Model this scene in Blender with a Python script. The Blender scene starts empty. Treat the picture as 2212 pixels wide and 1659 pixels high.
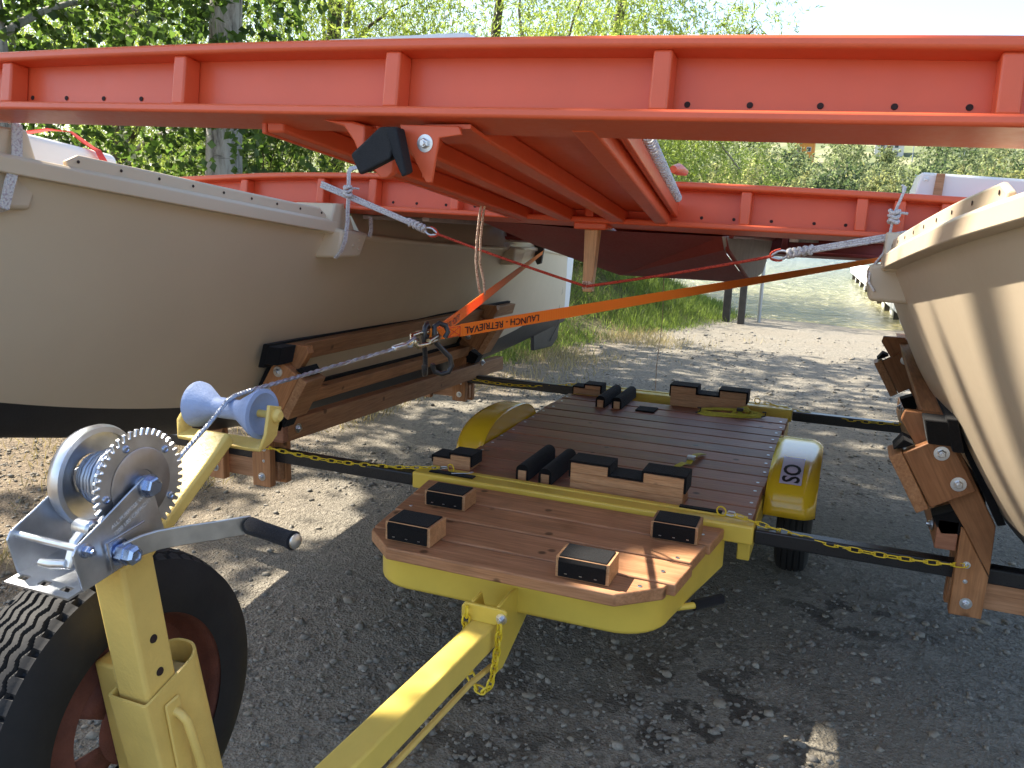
import bpy, bmesh, math, random
import numpy as np
from mathutils import Vector, Matrix
random.seed(7); rng = np.random.default_rng(7)
S = bpy.context.scene; COL = S.collection
# ---------------------------------------------------------------- camera
cam = bpy.data.objects.new('camera', bpy.data.cameras.new('camera')); COL.objects.link(cam); S.camera = cam
CR = Matrix(((0.92605879, -0.10680865, 0.36194893), (0.37601338, 0.17962261, -0.90903776), (0.03207889, 0.97792005, 0.20650258)))
cam.matrix_world = Matrix.Translation((0, 0, 1.52)) @ CR.to_4x4()
cam.data.sensor_width = 36; cam.data.lens = 36*1789/2212; cam.data.clip_start = .05; cam.data.clip_end = 2000
# ---------------------------------------------------------------- sky, sun, exposure
SUN = Vector((-0.64, 0.10, 0.76)).normalized()
W = bpy.data.worlds.new('World'); S.world = W; W.use_nodes = True
nt = W.node_tree; bg = nt.nodes['Background']; sky = nt.nodes.new('ShaderNodeTexSky'); sky.sky_type = 'NISHITA'; sky.sun_disc = False
sky.sun_elevation = math.asin(SUN.z); sky.sun_rotation = math.atan2(SUN.x, SUN.y); sky.dust_density = 2.0; sky.air_density = 1.0
nt.links.new(sky.outputs[0], bg.inputs[0]); bg.inputs[1].default_value = .135
sl = bpy.data.lights.new('sun', 'SUN'); sl.energy = 5.0; sl.angle = math.radians(.5); sl.color = (1, .92, .79)
so = bpy.data.objects.new('sun', sl); COL.objects.link(so); so.rotation_euler = SUN.to_track_quat('Z', 'Y').to_euler(); so.location = (-20, 5, 30)
S.view_settings.view_transform = 'Standard'; S.view_settings.look = 'None'; S.view_settings.gamma = 1; S.view_settings.exposure = 1.6
S.render.engine = 'CYCLES'
# ---------------------------------------------------------------- material helpers
class NT:
    def __init__(s, name):
        s.m = bpy.data.materials.new(name); s.m.use_nodes = True; s.t = s.m.node_tree
        s.b = s.t.nodes['Principled BSDF']; s.out = s.t.nodes['Material Output']
    def n(s, typ, **kw):
        nd = s.t.nodes.new('ShaderNode'+typ)
        for k, v in kw.items():
            if k.startswith('i_'):
                key = k[2:]; key = int(key) if key.isdigit() else key
                nd.inputs[key].default_value = v
            else: setattr(nd, k, v)
        return nd
    def l(s, a, b): s.t.links.new(a, b)
    def coords(s, scale=(1, 1, 1), rot=(0, 0, 0), rand=True):
        tc = s.n('TexCoord'); mp = s.n('Mapping'); mp.inputs['Scale'].default_value = scale; mp.inputs['Rotation'].default_value = rot
        if rand:
            oi = s.n('ObjectInfo'); mu = s.n('Math', operation='MULTIPLY', i_1=37.0); s.l(oi.outputs['Random'], mu.inputs[0])
            ad = s.n('VectorMath', operation='ADD'); s.l(tc.outputs['Object'], ad.inputs[0]); s.l(mu.outputs[0], ad.inputs[1]); s.l(ad.outputs[0], mp.inputs[0])
        else: s.l(tc.outputs['Object'], mp.inputs[0])
        return mp.outputs[0]
    def noise(s, vec, scale, detail=4, rough=.55, dist=0):
        nd = s.n('TexNoise'); nd.inputs['Scale'].default_value = scale; nd.inputs['Detail'].default_value = detail; nd.inputs['Roughness'].default_value = rough; nd.inputs['Distortion'].default_value = dist
        s.l(vec, nd.inputs['Vector']); return nd.outputs['Fac']
    def ramp(s, fac, stops):
        r = s.n('ValToRGB'); e = r.color_ramp.elements
        while len(e) < len(stops): e.new(.5)
        for el, (p, c) in zip(e, stops): el.position = p; el.color = (*c, 1) if len(c) == 3 else c
        s.l(fac, r.inputs[0]); return r.outputs[0]
    def mix(s, fac, a, b, mode='MIX'):
        m = s.n('MixRGB', blend_type=mode)
        for i, v in ((0, fac), (1, a), (2, b)):
            if isinstance(v, (int, float)): m.inputs[i].default_value = v
            elif isinstance(v, tuple): m.inputs[i].default_value = (*v, 1)
            else: s.l(v, m.inputs[i])
        return m.outputs[0]
    def bump(s, h, strength=.3, dist=.01):
        b = s.n('Bump'); b.inputs['Strength'].default_value = strength; b.inputs['Distance'].default_value = dist; s.l(h, b.inputs['Height']); s.l(b.outputs[0], s.b.inputs['Normal'])
    def color(s, c):
        if isinstance(c, tuple): s.b.inputs['Base Color'].default_value = (*c, 1)
        else: s.l(c, s.b.inputs['Base Color'])
    def set(s, **kw):
        for k, v in kw.items():
            key = {'rough': 'Roughness', 'metal': 'Metallic', 'spec': 'Specular IOR Level', 'coat': 'Coat Weight', 'coatr': 'Coat Roughness', 'sheen': 'Sheen Weight'}[k]
            if isinstance(v, (int, float)): s.b.inputs[key].default_value = v
            else: s.l(v, s.b.inputs[key])
def mul(c, k): return tuple(min(1, x*k) for x in c)
def paint(name, c, rough=.35, var=.12, bump=.05, scale=9, wear=None, coat=0.0):
    t = NT(name); v = t.coords(); n = t.noise(v, scale, 5); n2 = t.noise(v, scale*14, 3)
    cc = t.ramp(n, [(.25, mul(c, 1-var)), (.75, mul(c, 1+var*.6))])
    if wear:
        w = t.noise(v, scale*3, 6, .7); k = t.ramp(w, [(.68, (0, 0, 0)), (.72, (1, 1, 1))]); cc = t.mix(k, cc, wear)
    t.color(cc); rr = t.n('MapRange', i_3=rough*.8, i_4=min(1, rough*1.3)); t.l(n2, rr.inputs[0]); t.set(rough=rr.outputs[0], coat=coat)
    t.bump(n2, bump, .004); return t.m
def wood(name, c1, c2, axis=(1, 0, 0), ang=0.0, rough=.6, dens=26, stain=None):
    t = NT(name)
    sc = [dens, dens, dens]; sc = [s_*.06 if a else s_ for s_, a in zip(sc, axis)]
    v0 = t.coords((1, 1, 1)); v = v0
    if ang:
        mr = t.n('Mapping'); mr.inputs['Rotation'].default_value = (0, ang, 0); t.l(v, mr.inputs[0]); v = mr.outputs[0]
    mp = t.n('Mapping'); mp.inputs['Scale'].default_value = sc; t.l(v, mp.inputs[0]); v = mp.outputs[0]
    g = t.noise(v, 1.0, 6, .62, .6); fine = t.noise(v, 5.0, 3, .6)
    cc = t.ramp(g, [(.28, mul(c1, .62)), (.45, c1), (.62, c2), (.8, mul(c1, .8))])
    cc = t.mix(.5, cc, t.ramp(fine, [(.3, mul(c1, .55)), (.7, mul(c2, 1.1))]))
    bl = t.noise(v0, 5, 4); cc = t.mix(t.ramp(bl, [(.55, (0, 0, 0)), (.78, (.6, .6, .6))]), cc, mul(c1, .42))
    kv = t.n('TexVoronoi'); kv.inputs['Scale'].default_value = 7.5; t.l(v0, kv.inputs['Vector'])
    cc = t.mix(t.ramp(kv.outputs['Distance'], [(.07, (.9, .9, .9)), (.13, (0, 0, 0))]), cc, mul(c1, .28))
    oi = t.n('ObjectInfo'); hv = t.n('HueSaturation'); mr2 = t.n('MapRange', i_3=.78, i_4=1.18); t.l(oi.outputs['Random'], mr2.inputs[0]); t.l(mr2.outputs[0], hv.inputs['Value']); t.l(cc, hv.inputs['Color'])
    t.color(hv.outputs[0]); rr = t.n('MapRange', i_3=rough*.7, i_4=min(1, rough*1.25)); t.l(g, rr.inputs[0]); t.set(rough=rr.outputs[0], spec=.4)
    t.bump(fine, .35, .003); return t.m
def metal(name, c, rough=.3, brush=1, tint=None):
    t = NT(name); v = t.coords((1, 1, 1)); n = t.noise(v, 40, 5); n2 = t.noise(v, 260, 2)
    cc = t.ramp(n, [(.3, mul(c, .8)), (.7, c)])
    if tint: cc = t.mix(t.ramp(t.noise(v, 18, 3), [(.45, (0, 0, 0)), (.7, (1, 1, 1))]), cc, tint)
    t.color(cc); rr = t.n('MapRange', i_3=rough*.65, i_4=rough*1.5); t.l(n, rr.inputs[0]); t.set(rough=rr.outputs[0], metal=1.0); t.bump(n2, .08*brush, .001); return t.m
def fuzz(name, c, rough=.95):
    t = NT(name); v = t.coords(); n = t.noise(v, 600, 2, .7); n1 = t.noise(v, 30, 3)
    t.color(t.ramp(n, [(.3, mul(c, .5)), (.62, c), (.8, mul(c, 3.2))])); t.set(rough=rough, spec=.15, sheen=.08); h = t.mix(.5, n, n1); t.bump(h, .8, .003); return t.m
def rope_mat(name, c, c2, scale=120):
    t = NT(name); v = t.coords(); w = t.n('TexVoronoi'); w.inputs['Scale'].default_value = scale; t.l(v, w.inputs['Vector'])
    t.color(t.ramp(w.outputs['Distance'], [(.15, c), (.55, c), (.75, c2)])); t.set(rough=.85, spec=.2); t.bump(w.outputs['Distance'], .7, .003); return t.m
M = {}
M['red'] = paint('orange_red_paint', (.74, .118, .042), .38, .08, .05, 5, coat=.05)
M['reddark'] = paint('dark_red_paint_and_shade', (.30, .040, .028), .5, .15, .05, 6)  # pod paint; on the third beam and a side deck it stands for shade
M['yellow'] = paint('yellow_paint', (.76, .55, .085), .36, .10, .10, 7, coat=.1)
M['yellow_worn'] = paint('worn_yellow_paint', (.76, .54, .15), .42, .14, .25, 11, wear=None, coat=.05)
M['yellow_tongue'] = paint('chipped_yellow_paint', (.80, .60, .13), .35, .08, .10, 9, wear=(.55, .50, .35), coat=.1)
M['ochre'] = paint('fender_yellow_gelcoat', (.78, .50, .02), .20, .10, .04, 6, coat=.5)
M['hull'] = paint('cream_gelcoat', (.60, .492, .352), .42, .05, .04, 3)
M['white'] = paint('white_gelcoat', (.80, .80, .78), .4, .04, .04, 5)
M['bottom'] = paint('black_bottom_paint', (.018, .018, .02), .5, .3, .12, 12)
M['blackpaint'] = paint('black_steel_paint', (.022, .022, .024), .28, .2, .08, 18)
M['rubber'] = paint('black_rubber', (.008, .008, .009), .75, .25, .15, 30)
M['grip'] = fuzz('black_foam_grip', (.02, .02, .024))
t = NT('tyre_rubber'); v = t.coords(); n = t.noise(v, 9, 6, .7); n2 = t.noise(v, 120, 3)
t.color(t.ramp(n, [(.3, (.010, .010, .011)), (.62, (.018, .018, .019)), (.82, (.06, .054, .048))])); t.set(rough=.72, spec=.35); t.bump(n2, .2, .002); M['tyre'] = t.m
M['rust'] = paint('rusty_primer', (.15, .048, .03), .75, .35, .3, 24)
M['zinc'] = metal('zinc_plate', (.74, .76, .79), .34)
M['zincb'] = metal('blue_zinc_bolt', (.50, .58, .76), .26)
M['steel'] = metal('dull_steel', (.50, .50, .52), .38)
M['brassy'] = metal('yellow_zinc', (.66, .58, .42), .25)
M['alu'] = metal('brushed_aluminium', (.72, .72, .70), .34)
M['carpet'] = fuzz('black_carpet', (.010, .010, .011))
M['ropew'] = rope_mat('white_braid', (.62, .60, .58), (.44, .38, .40), 190)
M['ropet'] = rope_mat('tan_braid', (.70, .52, .40), (.36, .20, .13), 220)
M['roper'] = rope_mat('red_braid', (.62, .09, .05), (.28, .02, .02), 260)
t = NT('orange_webbing'); v = t.coords(); wv = t.n('TexWave'); wv.inputs['Scale'].default_value = 130; t.l(v, wv.inputs['Vector'])
t.color(t.ramp(wv.outputs['Fac'], [(.2, (1.0, .28, .02)), (.8, (1.0, .36, .035))])); t.set(rough=.55); t.bump(wv.outputs['Fac'], .25, .001)
tr = t.n('BsdfTranslucent'); tr.inputs[0].default_value = (1, .24, .015, 1); mx = t.n('MixShader', i_0=.4); t.l(t.b.outputs[0], mx.inputs[1]); t.l(tr.outputs[0], mx.inputs[2]); t.l(mx.outputs[0], t.out.inputs[0]); M['orange'] = t.m
M['redweb'] = paint('red_webbing', (.70, .05, .03), .6, .1, .2, 60)
M['yellowweb'] = paint('yellow_webbing', (.62, .56, .06), .6, .25, .2, 60)
M['ink'] = paint('black_marker', (.012, .011, .01), .6, .1, 0, 20)
M['sticker'] = paint('pale_sticker', (.56, .50, .58), .3, .04, 0, 20)
M['etched'] = paint('etched_letter', (.82, .82, .82), .5, .05, 0, 20)
M['hole'] = paint('dark_hole', (.03, .014, .012), .9, .1, 0, 20)
M['roller'] = paint('grey_blue_roller', (.28, .36, .56), .55, .22, .25, 22)
M['plywood'] = paint('greyed_plywood', (.48, .44, .42), .6, .2, .2, 14)
M['deckwood'] = wood('stained_deck_plank', (.31, .125, .066), (.42, .195, .115), (1, 0, 0), rough=.5)
M['traywood'] = wood('cedar_plank', (.40, .185, .085), (.52, .27, .14), (1, 0, 0), rough=.55)
M['endwood'] = wood('fir_block', (.50, .25, .11), (.62, .36, .19), (1, 0, 0), rough=.6, dens=60)
M['woodv'] = wood('cedar_post', (.34, .145, .055), (.45, .21, .09), (0, 0, 1), rough=.55)
M['woody'] = wood('cedar_rail', (.36, .165, .07), (.47, .25, .12), (0, 1, 0), rough=.6)
M['woodd1'] = wood('cedar_strut', (.34, .14, .05), (.44, .20, .085), (0, 0, 1), ang=.5, rough=.55)
M['woodd2'] = wood('cedar_strut_mirror', (.34, .14, .05), (.44, .20, .085), (0, 0, 1), ang=-.5, rough=.55)
M['strut'] = wood('varnished_ash', (.50, .26, .12), (.60, .36, .18), (0, 0, 1), rough=.4)
# ---------------------------------------------------------------- mesh helpers
class MB:
    def __init__(s): s.v = []; s.f = []; s.mi = []
    def add(s, vs, fs, mi=0):
        o = len(s.v); s.v += [tuple(map(float, p)) for p in vs]; s.f += [tuple(i+o for i in f) for f in fs]; s.mi += [mi]*len(fs); return s
    def hexa(s, p, mi=0): return s.add(p, [(0, 3, 2, 1), (4, 5, 6, 7), (0, 1, 5, 4), (1, 2, 6, 5), (2, 3, 7, 6), (3, 0, 4, 7)], mi)
    def box(s, x0, x1, y0, y1, z0, z1): return s.hexa([(x0, y0, z0), (x1, y0, z0), (x1, y1, z0), (x0, y1, z0), (x0, y0, z1), (x1, y0, z1), (x1, y1, z1), (x0, y1, z1)])
    def prism(s, poly, a0, a1, ax='y'):
        P = {'y': lambda p, a: (p[0], a, p[1]), 'x': lambda p, a: (a, p[0], p[1]), 'z': lambda p, a: (p[0], p[1], a)}[ax]; n = len(poly)
        vs = [P(p, a0) for p in poly]+[P(p, a1) for p in poly]
        return s.add(vs, [tuple(range(n))[::-1], tuple(range(n, 2*n))]+[(i, (i+1) % n, n+(i+1) % n, n+i) for i in range(n)])
    def loft(s, A, B):
        n = len(A); return s.add(list(A)+list(B), [tuple(range(n))[::-1], tuple(range(n, 2*n))]+[(i, (i+1) % n, n+(i+1) % n, n+i) for i in range(n)])
    def tube(s, pts, r, n=8, closed=False, cap=True, flat=None):
        pts = [Vector(p) for p in pts]; m = len(pts); rs = r if isinstance(r, (list, tuple)) else [r]*m
        up = Vector((0, 0, 1)); vs = []; pn = None
        for i in range(m):
            a = pts[(i-1) % m] if (closed or i > 0) else pts[i]; b = pts[(i+1) % m] if (closed or i < m-1) else pts[i]
            d = (b-a).normalized()
            if pn is None:
                k = up if abs(d.z) < .95 else Vector((1, 0, 0)); u = d.cross(k).normalized()
            else:
                u = (pn-d*pn.dot(d)); u = u.normalized() if u.length > 1e-6 else d.orthogonal().normalized()
            pn = u; w = d.cross(u)
            for j in range(n):
                t_ = 2*math.pi*j/n; vs.append(pts[i]+(u*math.cos(t_)+w*math.sin(t_))*rs[i])
        fs = []
        for i in range(m if closed else m-1):
            i2 = (i+1) % m
            for j in range(n): fs.append((i*n+j, i*n+(j+1) % n, i2*n+(j+1) % n, i2*n+j))
        if cap and not closed: fs += [tuple(range(n))[::-1], tuple(range((m-1)*n, m*n))]
        return s.add(vs, fs)
    def cyl(s, a, b, r, n=16, r2=None): return s.tube([a, b], [r, r if r2 is None else r2], n)
    def lathe(s, prof, o, d, n=32, closed_prof=False):
        # prof: list of (along, radius)
        o = Vector(o); d = Vector(d).normalized(); k = Vector((0, 0, 1)) if abs(d.z) < .9 else Vector((1, 0, 0)); u = d.cross(k).normalized(); w = d.cross(u); m = len(prof)
        vs = [o+d*a+(u*math.cos(2*math.pi*j/n)+w*math.sin(2*math.pi*j/n))*r for a, r in prof for j in range(n)]
        fs = [(i*n+j, i*n+(j+1) % n, ((i+1) % m)*n+(j+1) % n, ((i+1) % m)*n+j) for i in range(m if closed_prof else m-1) for j in range(n)]
        if not closed_prof: fs += [tuple(range(n))[::-1], tuple(range((m-1)*n, m*n))]
        return s.add(vs, fs)
    def grid(s, P, mi=None):
        # P[i][j] points
        n = len(P); m = len(P[0]); o = len(s.v)
        s.add([p for r in P for p in r], [(i*m+j, i*m+j+1, (i+1)*m+j+1, (i+1)*m+j) for i in range(n-1) for j in range(m-1)])
        if mi is not None:
            k = len(s.mi)-(n-1)*(m-1)
            for i in range(n-1):
                for j in range(m-1): s.mi[k+i*(m-1)+j] = mi(i, j)
        return s
    def ribbon(s, pts, wid, width, th=.002):
        pts = [Vector(p) for p in pts]; m = len(pts); vs = []
        for i in range(m):
            d = (pts[min(i+1, m-1)]-pts[max(i-1, 0)]).normalized(); w = Vector(wid[i] if isinstance(wid, list) else wid); w = (w-d*w.dot(d)).normalized(); nn = d.cross(w)
            for a, b in ((-1, -1), (1, -1), (1, 1), (-1, 1)): vs.append(pts[i]+w*(a*width/2)+nn*(b*th/2))
        fs = [(0, 1, 2, 3), ((m-1)*4+3, (m-1)*4+2, (m-1)*4+1, (m-1)*4)]
        for i in range(m-1):
            for j in range(4): fs.append((i*4+j, i*4+(j+1) % 4, i*4+4+(j+1) % 4, i*4+4+j))
        return s.add(vs, fs)
    def xf(s, Mx): s.v = [tuple(Mx @ Vector(p)) for p in s.v]; return s
    def mirx(s, c): s.v = [(2*c-p[0], p[1], p[2]) for p in s.v]; return s
def mk(name, mb, mats, loc=(0, 0, 0), smooth=None, bevel=0, recalc=True, seg=2):
    me = bpy.data.meshes.new(name); L = Vector(loc)
    me.from_pydata([tuple(Vector(p)-L) for p in mb.v], [], mb.f); mats = mats if isinstance(mats, (list, tuple)) else [mats]
    for m in mats: me.materials.append(M[m] if isinstance(m, str) else m)
    if len(mats) > 1: me.polygons.foreach_set('material_index', mb.mi)
    if recalc:
        b = bmesh.new(); b.from_mesh(me); bmesh.ops.recalc_face_normals(b, faces=b.faces); b.to_mesh(me); b.free()
    if smooth is not None or bevel:
        me.polygons.foreach_set('use_smooth', [True]*len(me.polygons)); me.set_sharp_from_angle(angle=math.radians(smooth or 30))
    me.update(); o = bpy.data.objects.new(name, me)
    if bevel:
        bm_ = o.modifiers.new('Bevel', 'BEVEL'); bm_.width = bevel; bm_.segments = seg; bm_.limit_method = 'ANGLE'; bm_.angle_limit = math.radians(35)
    COL.objects.link(o); return o
def tag(o, label, cat, group=None, kind=None):
    o['label'] = label; o['category'] = cat
    if group: o['group'] = group
    if kind: o['kind'] = kind
    return o
def thing(name, label, cat, loc=(0, 0, 0), group=None):
    o = bpy.data.objects.new(name, None); o.empty_display_size = .05; o.location = loc; COL.objects.link(o); return tag(o, label, cat, group)
def rootloc(o):
    while o.parent: o = o.parent
    return Vector(o.location)
def part(root, name, mb, mats, **kw):
    o = mk(name, mb, mats, loc=rootloc(root), **kw); o.parent = root; return o
def solo(name, mb, mats, loc, label, cat, group=None, kind=None, **kw):
    o = mk(name, mb, mats, loc=loc, **kw); o.location = loc; return tag(o, label, cat, group, kind)
def struct(name, mb, mats, **kw): o = mk(name, mb, mats, **kw); o['kind'] = 'structure'; return o
def inst(src, parent, loc, rot=(0, 0, 0), scale=(1, 1, 1), name=None):
    o = src.copy(); COL.objects.link(o); o.parent = parent; o.location = Vector(loc)-(rootloc(parent) if parent else Vector()); o.rotation_euler = rot; o.scale = scale
    if name: o.name = name
    return o
def proto(name, mb, mats, **kw):
    me_o = mk(name, mb, mats, **kw); COL.objects.unlink(me_o); return me_o
def lin(a, b, n): return [a+(b-a)*i/(n-1) for i in range(n)]
def itp(x, xs, ys):
    # smooth (pchip-like via cosine-free cubic Hermite)
    xs = list(xs); ys = list(ys)
    if x <= xs[0]: return ys[0]
    if x >= xs[-1]: return ys[-1]
    i = max(k for k in range(len(xs)) if xs[k] <= x); i = min(i, len(xs)-2)
    def sl_(k):
        if k == 0: return (ys[1]-ys[0])/(xs[1]-xs[0])
        if k == len(xs)-1: return (ys[-1]-ys[-2])/(xs[-1]-xs[-2])
        return (ys[k+1]-ys[k-1])/(xs[k+1]-xs[k-1])
    h = xs[i+1]-xs[i]; u = (x-xs[i])/h; m0 = sl_(i)*h; m1 = sl_(i+1)*h
    return (2*u**3-3*u**2+1)*ys[i]+(u**3-2*u**2+u)*m0+(-2*u**3+3*u**2)*ys[i+1]+(u**3-u**2)*m1
def text_mb(txt, size, fit=None, bold=0, shear=0):
    cu = bpy.data.curves.new('txt', 'FONT'); cu.body = txt; cu.size = size; cu.align_x = 'CENTER'; cu.align_y = 'CENTER'; cu.resolution_u = 3; cu.offset = bold; cu.shear = shear
    o = bpy.data.objects.new('txt', cu); COL.objects.link(o); dg = bpy.context.evaluated_depsgraph_get(); me = bpy.data.meshes.new_from_object(o.evaluated_get(dg))
    mb = MB().add([v.co for v in me.vertices], [tuple(p.vertices) for p in me.polygons]); bpy.data.objects.remove(o); bpy.data.meshes.remove(me); return mb
def frame_xf(o, x, y):
    x = Vector(x).normalized(); y = Vector(y); y = (y-x*y.dot(x)).normalized(); z = x.cross(y); return Matrix(((x.x, y.x, z.x, o[0]), (x.y, y.y, z.y, o[1]), (x.z, y.z, z.z, o[2]), (0, 0, 0, 1)))
# shared bolt: hex head + washer, axis +Z, head height 1
def bolt_mb(r=.011, wr=.019, h=.009, nut=True):
    mb = MB(); mb.lathe([(0, wr), (.002, wr), (.0025, r*.9)], (0, 0, 0), (0, 0, 1), 20); mb.lathe([(.002, r), (.002+h*.8, r), (.002+h, r*.8)], (0, 0, 0), (0, 0, 1), 6)
    mb.lathe([(.002+h, r*.5), (.002+h*1.6, r*.45)], (0, 0, 0), (0, 0, 1), 10); return mb
BOLT = proto('bolt', bolt_mb(), 'zinc', smooth=30); SCREW = proto('screw', MB().lathe([(0, .007), (.0012, .0065), (.0008, .003)], (0, 0, 0), (0, 0, 1), 10), 'zinc', smooth=30)
NUT = proto('nut', bolt_mb(.009, .0, .012), 'zincb', smooth=30)
def hole_mb(r, d=(0, -1, 0)): return MB().lathe([(0, r), (.0015, r*.95)], (0, 0, 0), d, 12)
NUT = proto('nut', bolt_mb(.009, .0105, .012), 'zincb', smooth=30)
def npmesh(name, V, F, mats, smooth=False, mi=None):
    V = np.asarray(V, np.float32).reshape(-1, 3); F = np.asarray(F, np.int32); k = F.shape[1]; n = len(F)
    me = bpy.data.meshes.new(name); me.vertices.add(len(V)); me.vertices.foreach_set('co', V.ravel()); me.loops.add(n*k); me.loops.foreach_set('vertex_index', F.ravel())
    me.polygons.add(n); me.polygons.foreach_set('loop_start', np.arange(0, n*k, k, dtype=np.int32)); me.polygons.foreach_set('loop_total', np.full(n, k, np.int32))
    for m in mats: me.materials.append(M[m] if isinstance(m, str) else m)
    if mi is not None: me.polygons.foreach_set('material_index', np.asarray(mi, np.int32))
    if smooth: me.polygons.foreach_set('use_smooth', np.ones(n, bool))
    me.update(calc_edges=True); me.validate(); o = bpy.data.objects.new(name, me); COL.objects.link(o); return o
# ================================================================ SETTING
def sstep(a, b, x):
    u = np.clip((x-a)/(b-a), 0, 1); return u*u*(3-2*u)
def xbank(y): return np.interp(y, [5.5, 7.5, 9.1, 10.8, 12.9, 14.2, 30], [-3.8, -3.15, -2.85, -2.45, -1.75, -1.6, -1.9])
def gz(x, y):
    x = np.asarray(x, float); y = np.asarray(y, float)
    z = np.where(y < 9, 0, np.where(y < 14.2, -.023*(y-9), -.12-.10*(y-14.2))); z = np.maximum(z, -2.2)
    d = xbank(y)-x; b = .75*sstep(0, 2.6, d)*sstep(5.6, 8.2, y)*(1-sstep(17, 20, y)); b2 = .22*sstep(3.2, 7, -x)*(1-sstep(17, 20, y))
    return z+b+b2+.012*np.sin(x*1.7+1)*np.sin(y*1.3)*sstep(4.5, 6, np.abs(x+.9)+np.abs(y-3))
# ground material
t = NT('gravel_ground'); v = t.coords(rand=False)
v1 = t.n('TexVoronoi'); v1.inputs['Scale'].default_value = 42; t.l(v, v1.inputs['Vector'])
v2 = t.n('TexVoronoi'); v2.inputs['Scale'].default_value = 110; t.l(v, v2.inputs['Vector'])
bw = t.n('RGBToBW'); t.l(v1.outputs['Color'], bw.inputs[0]); bw2 = t.n('RGBToBW'); t.l(v2.outputs['Color'], bw2.inputs[0])
st = t.ramp(bw.outputs[0], [(.15, (.12, .110, .092)), (.5, (.23, .21, .172)), (.85, (.355, .325, .268))]); st2 = t.ramp(bw2.outputs[0], [(.2, (.135, .122, .10)), (.8, (.31, .285, .232))])
big = t.noise(v, 1.1, 6, .6); cc = t.mix(t.ramp(t.noise(v, 7, 5, .6), [(.42, (0, 0, 0)), (.58, (1, 1, 1))]), st, st2)
dust = t.ramp(t.noise(v, 60, 6, .7), [(.3, (.165, .145, .112)), (.7, (.305, .272, .215))]); cc = t.mix(t.ramp(big, [(.40, (.15, .15, .15)), (.62, (.85, .85, .85))]), cc, dust)
at = t.n('Attribute', attribute_name='zone'); sp = t.n('SeparateColor'); t.l(at.outputs['Color'], sp.inputs[0])
dirt = t.ramp(t.noise(v, 26, 7, .75), [(.3, (.085, .062, .042)), (.5, (.20, .15, .10)), (.72, (.36, .29, .19))]); cc = t.mix(sp.outputs[0], cc, dirt)
grs = t.ramp(t.noise(v, 14, 6, .7), [(.3, (.035, .04, .012)), (.55, (.11, .10, .035)), (.75, (.26, .22, .10))]); cc = t.mix(sp.outputs[1], cc, grs)
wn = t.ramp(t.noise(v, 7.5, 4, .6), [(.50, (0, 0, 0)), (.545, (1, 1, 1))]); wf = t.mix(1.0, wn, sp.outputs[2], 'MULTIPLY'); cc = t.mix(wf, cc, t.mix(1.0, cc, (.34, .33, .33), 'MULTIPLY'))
t.color(cc); t.set(rough=.9, spec=.25)
h = t.mix(.5, t.mix(.5, v1.outputs['Distance'], v2.outputs['Distance']), t.noise(v, 30, 7, .75)); t.bump(h, 1.0, .034); M['ground'] = t.m
gx = np.concatenate([np.linspace(-70, -14, 14), np.linspace(-13, 6, 115), np.linspace(7, 70, 14)]); gy = np.concatenate([np.linspace(-40, -4, 10), np.linspace(-3, 22, 150), np.linspace(24, 75, 12)])
X, Y = np.meshgrid(gx, gy, indexing='ij'); Z = gz(X, Y); nx, ny = X.shape
idx = np.arange(nx*ny).reshape(nx, ny); F = np.stack([idx[:-1, :-1], idx[1:, :-1], idx[1:, 1:], idx[:-1, 1:]], -1).reshape(-1, 4)
ground = npmesh('ground', np.stack([X, Y, Z], -1), F, ['ground'], True); ground['kind'] = 'structure'
ca = ground.data.color_attributes.new('zone', 'FLOAT_COLOR', 'POINT'); dd = xbank(Y)-X
zone = np.zeros((nx*ny, 4), np.float32); zone[:, 3] = 1
zone[:, 0] = (sstep(1.6, 3.4, -X-.35*(Y-2.6)*(Y < 6))*.85*(1-sstep(8, 12, Y))).ravel(); zone[:, 1] = (sstep(-.2, .8, dd)*sstep(6, 8, Y)).ravel()
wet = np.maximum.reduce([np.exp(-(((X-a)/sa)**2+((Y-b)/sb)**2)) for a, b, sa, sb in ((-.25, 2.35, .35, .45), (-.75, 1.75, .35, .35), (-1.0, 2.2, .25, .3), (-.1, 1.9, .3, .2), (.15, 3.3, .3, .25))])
zone[:, 2] = np.clip(wet*1.25, 0, 1).ravel(); ca.data.foreach_set('color', zone.ravel())
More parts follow.
